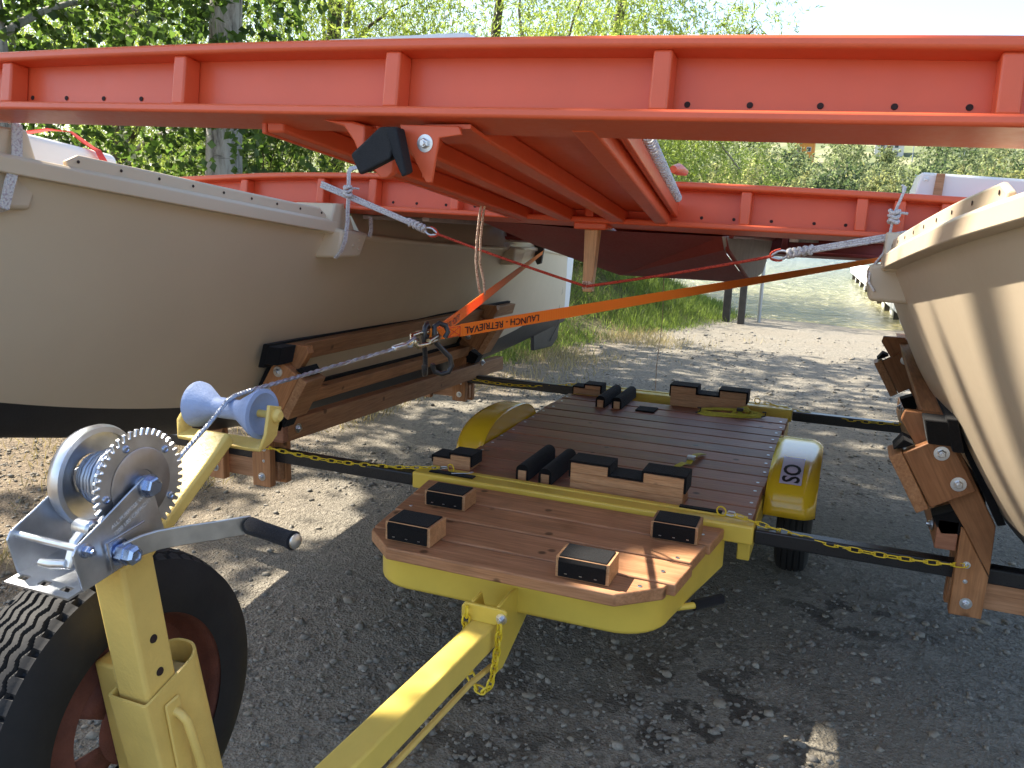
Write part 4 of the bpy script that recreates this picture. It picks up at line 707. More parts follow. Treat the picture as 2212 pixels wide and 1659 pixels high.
# hatches and gear on the hull decks
r = thing('deck_hatch', 'white rounded hatch cover on the deck of the shaded cream hull', 'hatch', (-2.4, 1.85, 1.55))
part(r, 'cover', MB().loft([(-2.62, 1.62, 1.60), (-2.18, 1.62, 1.60), (-2.20, 1.62, 1.705), (-2.60, 1.62, 1.705)], [(-2.62, 2.06, 1.55), (-2.18, 2.06, 1.55), (-2.20, 2.06, 1.648), (-2.60, 2.06, 1.648)]), 'white', bevel=.02, seg=4); part(r, 'coaming', MB().loft([(-2.60, 1.64, 1.55), (-2.20, 1.64, 1.55), (-2.20, 1.64, 1.597), (-2.60, 1.64, 1.597)], [(-2.60, 2.04, 1.50), (-2.20, 2.04, 1.50), (-2.20, 2.04, 1.547), (-2.60, 2.04, 1.547)]), 'blackpaint')
solo('red_strap', MB().ribbon([(-2.60, 1.90, 1.67), (-2.45, 1.86, 1.682), (-2.36, 1.87, 1.700), (-2.30, 1.90, 1.712), (-2.25, 1.935, 1.708), (-2.225, 1.955, 1.682), (-2.20, 1.965, 1.664), (-2.182, 1.97, 1.655), (-2.170, 1.98, 1.62), (-2.165, 1.99, 1.585)], (0, 1, -.1), .025, .003), 'redweb', (-2.3, 1.92, 1.66), 'red webbing strap looped over the white hatch', 'strap', smooth=60)
# ================================================================ CROSSBEAMS
AL = math.atan(.14); BV = Vector((0, math.cos(AL), -math.sin(AL))); BW = Vector((0, math.sin(AL), math.cos(AL)))
def beam(y0, z0, slope, label, x0, x1, stiff, holes, hgt=.149, arch=.022, depth=.15, simple=False):
    B_ = thing('crossbeam', label, 'beam', (-.89, y0, z0), 'crossbeams of the catamaran'); P = lambda x, v, w: tuple(Vector((x, y0, z0+slope*(x-XM)))+BV*v+BW*w)
    hh = lambda x: hgt-arch*((x-XM)/1.05)**2*.6-(.03*max(0, abs(x-XM)-1.3) if not simple else 0); xs = lin(x0, x1, 25)
    def run(v0, v1, w0, w1): # w given as functions of x
        A = [[P(x, v0, w0(x)), P(x, v1, w0(x)), P(x, v1, w1(x)), P(x, v0, w1(x))] for x in xs]; mb = MB(); n = len(xs)
        return mb.add([p for a in A for p in a], [(i*4+j, i*4+(j+1) % 4, (i+1)*4+(j+1) % 4, (i+1)*4+j) for i in range(n-1) for j in range(4)]+[(0, 1, 2, 3), ((n-1)*4+3, (n-1)*4+2, (n-1)*4+1, (n-1)*4)])
    part(B_, 'bottom_flange', run(0, depth, lambda x: 0, lambda x: .020), 'red', smooth=40, bevel=.006, seg=3); part(B_, 'top_flange', run(.004, depth, lambda x: hh(x)-.022, hh), 'red', smooth=40, bevel=.007, seg=3)
    web = part(B_, 'web', run(.062, .086, lambda x: .0195, lambda x: hh(x)-.0215), 'red', smooth=40)
    for x in stiff:
        sx = .017; top = hh(x)-.0215; mb = MB().loft([P(x-sx, .012, .0195), P(x+sx, .012, .0195), P(x+sx, .0615, .0195), P(x-sx, .0615, .0195)], [P(x-sx, .014, top), P(x+sx, .014, top), P(x+sx, .0615, top), P(x-sx, .0615, top)]); part(B_, 'stiffener', mb, 'red', bevel=.005, seg=3)
    for x in holes: part(web, 'bolt_hole', MB().lathe([(0, .0055), (.0012, .005)], P(x, .0612, .043), tuple(-BV), 12), 'hole')
    return B_, P
st = [XM+.025+.53*k for k in (-3, -2, -1, 0, 1, 2, 3)]
B1, P1 = beam(1.46, 1.690, -.0245, 'orange red crossbeam straddling both hull bows, in front of the black rubber bow stop', -3.0, 1.22, st, [-1.894, -1.781, -1.662, -1.547, -.294, -.187, -.073, .04, .148])
B2, P2 = beam(2.85, 1.484, -.0166, 'orange red crossbeam lashed to the hulls behind the ribbed deck, with a wooden post below', -3.0, 1.22, [-2.72, -2.38, -2.0, -1.76, -1.40, -.87, -.338, .018, .126, .258, .6, .95], [-1.69, -1.585, -1.458, -1.336, -1.22, -.60, -.485, -.377, -.255, -.121, -.025], .155)
B3, P3 = beam(4.93, 1.325, -.006, 'dark shaded crossbeam near the sterns above the lake', -3.0, 1.22, [-2.4, -1.4, -.35, .3], [], .12, simple=True)
for o in B3.children: o.data.materials[0] = M['reddark']  # shade on the third beam is put into a darker red
# bow fitting under the near beam
F_ = thing('bow_stop', 'black rubber bow stop between orange plates under the crossbeam', 'bow stop', (-.87, 1.5, 1.6))
part(F_, 'side_plate', MB().prism([(-1.04, 1.688), (-.965, 1.684), (-.935, 1.676), (-.940, 1.600), (-.962, 1.645), (-.985, 1.674)], 1.50, 1.56), 'red', bevel=.004)
part(F_, 'side_plate', MB().prism([(-.850, 1.676), (-.72, 1.672), (-.714, 1.656), (-.762, 1.650), (-.777, 1.566), (-.790, 1.566), (-.836, 1.645)], 1.490, 1.497), 'red', bevel=.002); part(F_, 'gusset', MB().prism([(1.512, 1.672), (1.60, 1.655), (1.52, 1.575)], -.815, -.806, 'x'), 'red', bevel=.002); part(F_, 'plate_flange', MB().loft([(-.80, 1.50, 1.668), (-.70, 1.50, 1.668), (-.70, 1.50, 1.676), (-.80, 1.50, 1.676)], [(-.80, 1.60, 1.648), (-.70, 1.60, 1.648), (-.70, 1.60, 1.656), (-.80, 1.60, 1.656)]), 'red')
inst(BOLT, F_, (-.792, 1.490, 1.640), (math.radians(90), 0, 0), (.9, .9, .9), name='bolt')
part(F_, 'rubber_wing', MB().loft([(-.872, 1.45, 1.668), (-.828, 1.45, 1.668), (-.835, 1.43, 1.606), (-.904, 1.43, 1.574), (-.926, 1.43, 1.614)], [(-.872, 1.48, 1.668), (-.836, 1.48, 1.668), (-.845, 1.48, 1.612), (-.908, 1.48, 1.584), (-.928, 1.48, 1.618)]), 'rubber', bevel=.006, seg=3)
part(F_, 'rubber_wing', MB().loft([(-.858, 1.446, 1.666), (-.832, 1.446, 1.667), (-.800, 1.43, 1.578), (-.810, 1.43, 1.572), (-.832, 1.43, 1.616)], [(-.858, 1.484, 1.666), (-.834, 1.484, 1.667), (-.806, 1.47, 1.585), (-.816, 1.47, 1.58), (-.838, 1.484, 1.62)]), 'rubber', bevel=.004, seg=3)
part(F_, 'tongue', MB().prism([(-.945, 1.66), (-.885, 1.66), (-.893, 1.585), (-.905, 1.574), (-.922, 1.572), (-.938, 1.59)], 1.54, 1.56), 'red', bevel=.004)
# centre foredeck with ribs
D_ = thing('foredeck', 'orange ribbed centre deck hung between the two near crossbeams', 'deck', (-.85, 2.2, 1.58)); zz = lambda y: 1.652-.138*(y-1.65)
ya, yb = 1.545, 2.905
def taper(xa0, xa1, xb0, xb1, h0, h1): return MB().loft([(xa0, ya, zz(ya)+h0), (xa1, ya, zz(ya)+h0), (xa1, ya, zz(ya)+h1), (xa0, ya, zz(ya)+h1)], [(xb0, yb, zz(yb)+h0), (xb1, yb, zz(yb)+h0), (xb1, yb, zz(yb)+h1), (xb0, yb, zz(yb)+h1)])
part(D_, 'panel', taper(-1.19, -.452, -1.10, -.578, .046, .060), 'red')
for a, b, w in ((-1.19, -1.115, .022), (-.955, -.955, .026), (-.745, -.762, .026), (-.49, -.612, .024)): part(D_, 'rib', taper(a-w, a+w, b-w, b+w, .0, .0455), 'red', bevel=.006, seg=3)
part(D_, 'edge_lip', taper(-.452, -.436, -.580, -.564, .030, .085), 'red', bevel=.003)
part(D_, 'edge_lip', taper(-1.226, -1.214, -1.152, -1.140, -.002, .085), 'red', bevel=.003)
mb = MB(); pp_ = []
for i in range(420): u = i/419; y = 1.62+u*1.2; xc = -.425-.128*u; a = i*.62; pp_.append((xc+.012*math.cos(a), y, zz(y)+.082+.012*math.sin(a)))
solo('edge_lacing', mb.tube(pp_, .0042, 6), 'ropew', (-.48, 2.2, 1.66), 'white rope laced along the edge of the orange centre deck', 'rope', smooth=60)
solo('cushion_roll', MB().tube([(-.57, 2.80, 1.665), (-.565, 2.86, 1.668), (-.555, 2.93, 1.662)], [.012, .02, .012], 14), 'red', (-.565, 2.86, 1.66), 'small rounded red cap on top of the crossbeam beside the rope lacing', 'cap', smooth=60)
solo('white_board', MB().box(-1.10, -.755, 1.60, 1.86, 1.826, 1.866), 'white', (-.93, 1.7, 1.83), 'flat white rounded board lying on top of the crossbeam at the bows', 'board', bevel=.014, seg=4)
# wooden dolphin post under the second beam
ps = thing('king_post', 'slim varnished wooden post hanging under the second crossbeam', 'post', (-.86, 2.92, 1.24)); part(ps, 'cap_block', MB().box(-.925, -.805, 2.862, 2.955, 1.458, 1.484), 'red', bevel=.006); part(ps, 'shaft', MB().loft([(-.886, 2.88, 1.236), (-.851, 2.88, 1.236), (-.851, 2.915, 1.236), (-.886, 2.915, 1.236)], [(-.888, 2.88, 1.458), (-.838, 2.88, 1.458), (-.838, 2.925, 1.458), (-.888, 2.925, 1.458)]), 'strut', bevel=.003); part(ps, 'whipping', MB().box(-.8875, -.8495, 2.8785, 2.9165, 1.247, 1.275), 'ropet', bevel=.002)
# centre pod behind the second beam
pod = thing('centre_pod', 'dark red painted centre pod hanging behind the second crossbeam', 'pod', (-.85, 3.6, 1.22))
a = [(-1.30, 2.99, 1.475), (-.465, 2.99, 1.455)]; vs = [(-1.36, 3.00, 1.475), (-.90, 3.00, 1.455), (-.424, 3.00, 1.45), (-1.27, 3.40, 1.372), (-.424, 3.08, 1.400), (-1.02, 3.92, 1.225), (-.425, 3.96, 1.222), (-1.05, 4.9, 1.222), (-.425, 4.5, 1.24), (-1.36, 4.9, 1.40), (-.425, 4.85, 1.40), (-1.36, 4.9, 1.47), (-.425, 4.9, 1.47), (-1.36, 3.4, 1.47)]
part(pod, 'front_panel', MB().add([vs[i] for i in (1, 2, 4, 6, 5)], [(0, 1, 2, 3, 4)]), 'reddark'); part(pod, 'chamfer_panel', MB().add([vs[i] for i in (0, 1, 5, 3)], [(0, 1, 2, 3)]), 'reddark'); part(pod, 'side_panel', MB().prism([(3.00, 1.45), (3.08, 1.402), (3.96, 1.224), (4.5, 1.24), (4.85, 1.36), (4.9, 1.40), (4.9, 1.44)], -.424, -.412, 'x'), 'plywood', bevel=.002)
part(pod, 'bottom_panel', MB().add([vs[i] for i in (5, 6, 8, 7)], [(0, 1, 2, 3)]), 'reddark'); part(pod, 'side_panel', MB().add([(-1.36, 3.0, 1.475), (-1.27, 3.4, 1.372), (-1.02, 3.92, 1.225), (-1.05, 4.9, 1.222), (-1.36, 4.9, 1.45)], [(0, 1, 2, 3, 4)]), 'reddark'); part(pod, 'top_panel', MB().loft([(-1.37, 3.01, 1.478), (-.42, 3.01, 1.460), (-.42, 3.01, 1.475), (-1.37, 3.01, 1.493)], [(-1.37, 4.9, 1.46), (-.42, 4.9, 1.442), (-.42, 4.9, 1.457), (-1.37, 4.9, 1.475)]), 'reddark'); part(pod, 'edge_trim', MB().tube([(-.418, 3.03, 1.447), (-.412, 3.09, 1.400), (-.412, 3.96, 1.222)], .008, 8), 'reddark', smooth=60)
part(pod, 'edge_trim', MB().tube([(-.405, 3.1, 1.452), (-.405, 4.86, 1.405)], .012, 6), 'reddark', smooth=60)
dp = thing('side_deck', 'greyed plywood side deck panel above the water between crossbeams', 'deck', (-.15, 4, 1.42)); part(dp, 'panel', MB().loft([(-.39, 3.02, 1.462), (.10, 3.02, 1.455), (.10, 3.02, 1.470), (-.39, 3.02, 1.477)], [(-.39, 4.92, 1.418), (.10, 4.92, 1.412), (.10, 4.92, 1.426), (-.39, 4.92, 1.432)]), 'plywood')
for x in (-.20, .02): part(dp, 'batten', MB().loft([(x, 3.03, 1.440), (x+.03, 3.03, 1.440), (x+.03, 3.03, 1.460), (x, 3.03, 1.460)], [(x, 4.9, 1.394), (x+.03, 4.9, 1.394), (x+.03, 4.9, 1.414), (x, 4.9, 1.414)]), 'plywood', bevel=.002)
dl = thing('side_deck', 'dark underside of the side deck beside the shaded hull', 'deck', (-1.65, 4, 1.42)); part(dl, 'panel', MB().loft([(-2.40, 3.02, 1.487), (-1.385, 3.02, 1.477), (-1.385, 3.02, 1.492), (-2.40, 3.02, 1.502)], [(-2.40, 4.92, 1.438), (-1.385, 4.92, 1.428), (-1.385, 4.92, 1.442), (-2.40, 4.92, 1.452)]), 'reddark')  # dark red panels carry painted-in shade under this side deck
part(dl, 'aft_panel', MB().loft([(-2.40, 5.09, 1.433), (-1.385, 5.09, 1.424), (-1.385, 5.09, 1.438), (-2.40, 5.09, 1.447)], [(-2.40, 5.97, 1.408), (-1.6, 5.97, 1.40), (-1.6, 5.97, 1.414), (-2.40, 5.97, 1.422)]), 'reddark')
for x in (-1.90, -1.62): part(dl, 'batten', MB().loft([(x, 3.03, 1.460), (x+.03, 3.03, 1.460), (x+.03, 3.03, 1.476), (x, 3.03, 1.476)], [(x, 4.9, 1.411), (x+.03, 4.9, 1.411), (x+.03, 4.9, 1.427), (x, 4.9, 1.427)]), 'plywood', bevel=.002)
# white box spar on the right hull deck
r = thing('box_spar', 'white box spar with a bolt and wooden strip above the sunlit hull', 'spar', (.5, 3.1, 1.56)); part(r, 'spar_body', MB().loft([(.165, 3.02, 1.590), (.160, 3.30, 1.59), (.182, 3.30, 1.678), (.182, 3.02, 1.678)], [(.95, 3.02, 1.545), (.95, 3.30, 1.545), (.95, 3.30, 1.632), (.95, 3.02, 1.632)]), 'white', bevel=.008); part(r, 'base_board', MB().loft([(.17, 3.0, 1.566), (.17, 3.34, 1.566), (.17, 3.34, 1.588), (.17, 3.0, 1.588)], [(.95, 3.0, 1.52), (.95, 3.34, 1.52), (.95, 3.34, 1.543), (.95, 3.0, 1.543)]), 'white', bevel=.004); part(r, 'wood_strip', MB().loft([(.222, 3.008, 1.608), (.248, 3.008, 1.606), (.250, 3.008, 1.673), (.226, 3.008, 1.674)], [(.222, 3.019, 1.608), (.248, 3.019, 1.606), (.250, 3.019, 1.673), (.226, 3.019, 1.674)]), 'endwood'); inst(BOLT, r, (.198, 3.02, 1.655), (math.radians(90), 0, 0), (.5, .5, .5), name='bolt')
# ================================================================ CHOCKS ON THE DECK
def block(x, y, lab, w=.16, d=.118, h=.066, rot=0):
    r = thing('chock_block', lab, 'chock', (x, y, ZT), 'carpeted chocks on the trailer'); cx, cy = x+w/2, y+d/2; X_ = Matrix.Translation((cx, cy, 0)) @ Matrix.Rotation(rot, 4, 'Z') @ Matrix.Translation((-cx, -cy, 0))
    part(r, 'wood_core', MB().box(x, x+w, y+.004, y+d, ZT+.002, ZT+h).xf(X_), 'endwood', bevel=.002)
    prof = [(y-.001, ZT+.006), (y-.003, ZT+h-.012), (y+.008, ZT+h+.003), (y+d-.012, ZT+h+.005), (y+d+.004, ZT+h-.006), (y+d+.005, ZT+.006)]; inn = [(y+.003, ZT+.006), (y+.003, ZT+h-.012), (y+.011, ZT+h-.003), (y+d-.013, ZT+h-.002), (y+d-.001, ZT+h-.008), (y+d-.001, ZT+.006)]
    part(r, 'carpet_cover', MB().prism(prof+inn[::-1], x+.009, x+w-.009, 'x').xf(X_), 'carpet', bevel=.003, seg=3)
    for i in range(3): part(r, 'staple', MB().box(x+.03+i*.045, x+.038+i*.045, y-.0045, y-.0025, ZT+.018, ZT+.0195).xf(X_), 'zinc')
block(-1.284, 2.168, 'carpeted chock on the chamfered corner of the nose tray, in the shade', rot=.0); block(-1.322, 2.505, 'carpeted chock on the nose tray beside the channel end with the black strip', .158, .105, .058, .01); block(-.516, 2.567, 'carpeted chock on the nose tray nearest the stickered fender', .155, .115, .062, .015); block(-.702, 2.150, 'carpeted chock on the nose tray standing in the sun patch', .162, .112, .066, .0)
def stepped(x, y, lab, w, d, segs, base_layers, group='notched carpeted chocks on the trailer'):
    """segs: list of (x0,x1,h) tops relative to x"""
    r = thing('notched_chock', lab, 'chock', (x, y, ZT), group); lh = .0365
    for i in range(base_layers): part(r, 'wood_layer', MB().box(x, x+w, y, y+d, ZT+i*lh+.0006, ZT+(i+1)*lh), 'endwood', bevel=.0015)
    prev = None; top = ZT+base_layers*lh; pts_o = []; pts_i = []
    for a, b, h in segs:
        if h > 0: part(r, 'wood_layer', MB().box(x+a, x+b, y, y+d, top+.0006, top+h), 'endwood', bevel=.0015)
        pts_i += [(x+a, top+max(h, 0)+.001), (x+b, top+max(h, 0)+.001)]
    th = .009
    pts_o = [];
    for i, (a, b, h) in enumerate(segs):
        hl = segs[i-1][2] if i > 0 else -1; hr = segs[i+1][2] if i < len(segs)-1 else -1
        pts_o += [(x+a-(th if h > hl else -th if i > 0 else 0), top+max(h, 0)+th), (x+b+(th if h > hr else -th if i < len(segs)-1 else 0), top+max(h, 0)+th)]
    lo = top-.022; poly_o = [(x-th, lo)]+[(x-th, pts_o[0][1])]+pts_o[1:-1]+[(x+w+th, pts_o[-1][1]), (x+w+th, lo)]; poly_i = [(x-.0005, lo)]+pts_i+[(x+w+.0005, lo)]
    n = len(poly_o); mb = MB(); A = poly_o+poly_i[::-1]; mb.prism(A, y+.003, y+d+.004); part(r, 'carpet_cover', mb, 'carpet', bevel=.003, seg=3)
stepped(-.905, 2.908, 'tall notched chock of stacked layers at the front of the plank deck', .432, .115, [(0, .145, .0365), (.145, .283, 0), (.283, .432, .0365)], 2)
stepped(-.852, 4.55, 'notched chock at the back of the plank deck behind the yellow strap bundle', .410, .115, [(0, .138, .0365), (.138, .27, 0), (.27, .41, .0365)], 2)
stepped(-1.512, 2.94, 'short stepped chock beside the shaded fender, at the front of the plank deck', .168, .10, [(0, .080, 0), (.080, .168, .020)], 1)
stepped(-1.425, 4.56, 'short stepped chock at the back of the plank deck beside the carpeted runners', .16, .10, [(0, .070, 0), (.070, .16, .020)], 1)
def runner(x, y0, y1, lab):
    r = thing('carpet_runner', lab, 'chock', (x, y0, ZT), 'carpeted runners on the trailer'); part(r, 'wood_core', MB().box(x-.017, x+.017, y0, y1-.006, ZT+.001, ZT+.042), 'endwood', bevel=.002)
    a = [(x-.0265, ZT+.002), (x-.0265, ZT+.040)]+[(x+.0265*math.cos(q), ZT+.042+.024*math.sin(q)) for q in lin(math.pi, 0, 9)]+[(x+.0265, ZT+.040), (x+.0265, ZT+.002)]; b = [(x+.0175, ZT+.002), (x+.0175, ZT+.0425), (x-.0175, ZT+.0425), (x-.0175, ZT+.002)]
    part(r, 'carpet_cover', MB().prism(a+b, y0+.002, y1), 'carpet', smooth=40)
runner(-1.11, 2.925, 3.25, 'rounded carpet runner at the front of the deck, the one next to the stepped chock'); runner(-1.012, 2.918, 3.235, 'rounded carpet runner at the front of the deck beside the tall notched chock'); runner(-1.185, 4.29, 4.64, 'rounded carpet runner at the back of the deck, the one next to the stepped chock'); runner(-1.095, 4.30, 4.64, 'rounded carpet runner at the back of the deck, the one next to the carpet patch')
solo('carpet_patch', MB().box(-.992, -.888, 4.305, 4.415, ZT+.0025, ZT+.009), 'carpet', (-.94, 4.36, ZT), 'small square of black carpet lying flat on the deck planks', 'carpet patch', bevel=.002)
solo('carpet_strip', MB().box(-1.46, -1.27, 2.805, 2.838, .488, .492), 'carpet', (-1.36, 2.82, .488), 'narrow black carpet strip on the yellow channel below the safety pin', 'carpet strip'); solo('carpet_strip', MB().box(-.475, -.325, 2.858, 2.882, .4895, .4945), 'carpet', (-.4, 2.87, .489), 'narrow black carpet strip beside the tall notched chock', 'carpet strip'); solo('safety_pin', MB().tube([(-1.365, 2.815, .494), (-1.33, 2.822, .497), (-1.30, 2.832, .499), (-1.288, 2.838, .501), (-1.284, 2.846, .501), (-1.29, 2.85, .501), (-1.296, 2.846, .501), (-1.296, 2.838, .501)], .002, 8), 'zinc', (-1.33, 2.82, .494), 'thin silver wire pin lying on the black strip', 'pin', smooth=60)
# yellow strap bundle and buckle
r = thing('strap_bundle', 'bundled yellow ratchet strap lying before the rear notched chock', 'strap', (-.52, 4.46, ZT)); fl = [[(-.672, 4.425, .478), (-.655, 4.47, .488), (-.58, 4.50, .492), (-.46, 4.515, .496), (-.375, 4.52, .490), (-.345, 4.505, .482)], [(-.672, 4.425, .478), (-.63, 4.40, .476), (-.54, 4.415, .477), (-.44, 4.44, .478), (-.35, 4.485, .480)], [(-.655, 4.44, .482), (-.60, 4.42, .484), (-.50, 4.425, .486), (-.40, 4.46, .486), (-.345, 4.495, .486)], [(-.50, 4.46, .480), (-.47, 4.485, .512), (-.43, 4.49, .520), (-.405, 4.475, .505), (-.42, 4.455, .484), (-.455, 4.45, .490), (-.47, 4.47, .508)], [(-.47, 4.44, .48), (-.44, 4.47, .515), (-.40, 4.48, .500), (-.395, 4.46, .482)]]
for p in fl: part(r, 'webbing', MB().ribbon(p, (0, .75, .55), .017, .003), 'yellowweb', smooth=60)
for x, y in ((-.675, 4.425), (-.342, 4.495)): part(r, 'hook', MB().tube([(x-.01, y-.01, .477), (x+.012, y-.012, .485), (x+.014, y+.005, .502), (x-.004, y+.012, .500)], .0035, 8), 'blackpaint', smooth=60)
part(r, 'ratchet', MB().box(-.475, -.44, 4.43, 4.465, .505, .522), 'blackpaint', bevel=.004)
r = thing('strap_buckle', 'small yellow strap end with a cam buckle behind the tall notched chock', 'buckle', (-.55, 3.52, ZT)); part(r, 'webbing', MB().ribbon([(-.590, 3.39, .474), (-.565, 3.43, .484), (-.55, 3.46, .476), (-.545, 3.50, .487), (-.535, 3.55, .492), (-.525, 3.60, .484), (-.515, 3.64, .476)], (1, -.3, 0), .026, .0025), 'yellowweb', smooth=60); part(r, 'buckle', MB().box(-.562, -.526, 3.475, 3.505, .486, .502), 'steel', bevel=.003)
# ================================================================ CHAINS
def link_mb(L, Wd, r, n=16):
    p = []
    for i in range(n): a = 2*math.pi*i/n; p.append((math.copysign(abs(math.cos(a))**.8, math.cos(a))*L/2, math.copysign(abs(math.sin(a))**.75, math.sin(a))*Wd/2, 0))
    return MB().tube(p, r, 6, closed=True)
def knot_mb(L, Wd, r):
    mb = link_mb(L, Wd, r)
    for s_ in (-1, 1): mb.tube([(s_*L*.30+.0012*math.cos(i*.9), (Wd*.28+.002)*math.cos(i*1.57), (r*2.2)*math.sin(i*1.57)) for i in range(6)], r*.9, 5)
    return mb
M['chainy'] = paint('yellow_chain_coating', (.80, .58, .03), .35, .12, .1, 60)
def chain(name, pts, L, Wd, r, label, group, fancy=True, mat='chainy', step=.80, ends=True):
    pts = [Vector(p) for p in pts]; root = thing(name, label, 'chain', pts[0], group); pr_ = proto('link', (knot_mb if fancy else link_mb)(L, Wd, r), mat, smooth=60)
    # dense path
    seg = []; 
    for a, b in zip(pts, pts[1:]): seg.append((b-a).length)
    tot = sum(seg); n = max(2, int(tot/(L*step))); 
    def at(s_):
        for a, b, l_ in zip(pts, pts[1:], seg):
            if s_ <= l_: return a+(b-a)*(s_/l_)
            s_ -= l_
        return pts[-1]
    for i in range(n):
        c0 = at(tot*i/n); c1 = at(tot*(i+1)/n); d = (c1-c0).normalized(); k = Vector((0, 0, 1)) if abs(d.z) < .9 else Vector((0, 1, 0)); u = d.cross(k).normalized(); w = u.cross(d); a = math.radians(40 if i % 2 else -50)+random.uniform(-.25, .25); u2 = u*math.cos(a)+w*math.sin(a)
        o = inst(pr_, root, (0, 0, 0), name='link'); o.matrix_local = Matrix.Translation(-rootloc(root)) @ frame_xf((c0+c1)/2, d, u2)
    return root
def sag(a, b, s_, n=14): a = Vector(a); b = Vector(b); return [a+(b-a)*u-Vector((0, 0, s_*4*u*(1-u))) for u in lin(0, 1, n)]
g = 'yellow safety chains on the trailer arms'
def ring(root, c, R, r, nrm, mat, nm): c = Vector(c); n_ = Vector(nrm).normalized(); u = n_.orthogonal().normalized(); w = n_.cross(u); part(root, nm, MB().tube([c+(u*math.cos(a)+w*math.sin(a))*R for a in lin(0, 2*math.pi, 21)[:-1]], r, 8, closed=True), mat, smooth=60)
ch = chain('safety_chain', sag((-2.212, 2.735, .508), (-1.435, 2.84, .500), .028), .046, .015, .0019, 'yellow safety chain from the post near the winch to the channel with the black strip', g); ring(ch, (-1.385, 2.85, .502), .016, .0026, (.3, 1, .1), 'chainy', 'eye_ring'); part(ch, 'quick_link', MB().tube([(-1.43, 2.842, .500), (-1.42, 2.84, .506), (-1.40, 2.845, .506), (-1.398, 2.85, .498), (-1.42, 2.85, .496)], .003, 8, closed=True), 'zinc', smooth=60)
ch = chain('safety_chain', sag((-.275, 2.842, .500), (.432, 2.735, .494), .030), .046, .015, .0019, 'yellow safety chain from the channel near the stickered fender to the sunlit hull cradle', g); ring(ch, (-.325, 2.85, .503), .017, .0028, (.3, 1, .1), 'chainy', 'eye_ring'); part(ch, 'quick_link', MB().tube([(-.31, 2.848, .494), (-.30, 2.85, .507), (-.28, 2.848, .507), (-.272, 2.846, .498), (-.29, 2.845, .492)], .003, 8, closed=True), 'zinc', smooth=60)
ch = chain('safety_chain', sag((-.36, 4.755, .500), (.41, 4.68, .49), .030), .046, .015, .0019, 'yellow safety chain at the rear channel running to the sunlit hull cradle', g); ring(ch, (-.40, 4.76, .505), .016, .0026, (.3, 1, .1), 'chainy', 'eye_ring')
chain('safety_chain', sag((-2.21, 4.67, .47), (-1.45, 4.73, .495), .035), .046, .015, .0019, 'yellow safety chain at the rear channel running to the shaded hull cradle', g)
chain('tongue_chain', [(-.931, 2.040, .372), (-.932, 2.03, .30), (-.925, 2.02, .235), (-.905, 2.015, .175), (-.88, 2.01, .142), (-.86, 2.01, .135), (-.842, 2.012, .15), (-.832, 2.018, .20), (-.826, 2.026, .27), (-.823, 2.034, .345)], .034, .021, .0035, 'heavy yellow chain looped around the trailer tongue below the hinge bracket', None, False, step=.70)
# ================================================================ WINCH CABLE, HOOKS, LAUNCH STRAPS
HK = Vector((-.88, 1.69, 1.222)); cb = thing('winch_cable', 'grey steel winch cable running over the roller to the hook', 'cable', (-.88, 1.3, 1.21))
p_ = [(-.866, .845, 1.128), (-.868, .90, 1.160), (-.872, .96, 1.190), (-.875, 1.00, 1.213), (-.877, 1.02, 1.2175), (-.878, 1.06, 1.219), (-.88, 1.25, 1.219), (-.88, 1.52, 1.2205)]
part(cb, 'wire', MB().tube(p_, .0026, 8), 'wire', smooth=60)
mb = MB(); q_ = []
for s_ in range(3):
    q_ = []
    for i in range(300): u = i/299*(len(p_)-1); k = min(int(u), len(p_)-2); b = Vector(p_[k])+(Vector(p_[k+1])-Vector(p_[k]))*(u-k); a = i*.5+s_*2.094; q_.append(b+Vector((math.cos(a)*.0021, 0, math.sin(a)*.0021)))
    mb.tube(q_, .0019, 5)
part(cb, 'strand', mb, 'wire', smooth=60)
part(cb, 'ferrule', MB().loft([(-.886, 1.52, 1.215), (-.874, 1.52, 1.215), (-.874, 1.52, 1.227), (-.886, 1.52, 1.227)], [(-.888, 1.572, 1.214), (-.872, 1.572, 1.214), (-.872, 1.572, 1.228), (-.888, 1.572, 1.228)]), 'alu', bevel=.004, seg=3); part(cb, 'eye_loop', MB().tube([(-.88, 1.568, 1.222), (-.874, 1.59, 1.231), (-.878, 1.612, 1.234), (-.884, 1.624, 1.224), (-.884, 1.612, 1.213), (-.882, 1.59, 1.215)], .0034, 8, closed=True), 'wire', smooth=60)
snap = thing('snap_hook', 'gold toned steel snap hook joining the winch cable and the orange straps', 'hook', (-.88, 1.66, 1.222)); part(snap, 'body', MB().tube([(-.884, 1.612, 1.222), (-.89, 1.620, 1.236), (-.888, 1.65, 1.238), (-.884, 1.69, 1.236), (-.876, 1.712, 1.232), (-.868, 1.712, 1.224), (-.866, 1.69, 1.218), (-.868, 1.65, 1.214), (-.874, 1.620, 1.212)], .0058, 10, closed=True), 'brassy', smooth=60); part(snap, 'gate', MB().tube([(-.868, 1.66, 1.219), (-.868, 1.70, 1.226)], .0068, 10), 'brassy', smooth=60); part(snap, 'swivel', MB().lathe([(-.012, .006), (-.010, .0095), (.006, .0095), (.010, .006)], (-.881, 1.618, 1.223), (0, 1, 0), 14), 'brassy', smooth=50)
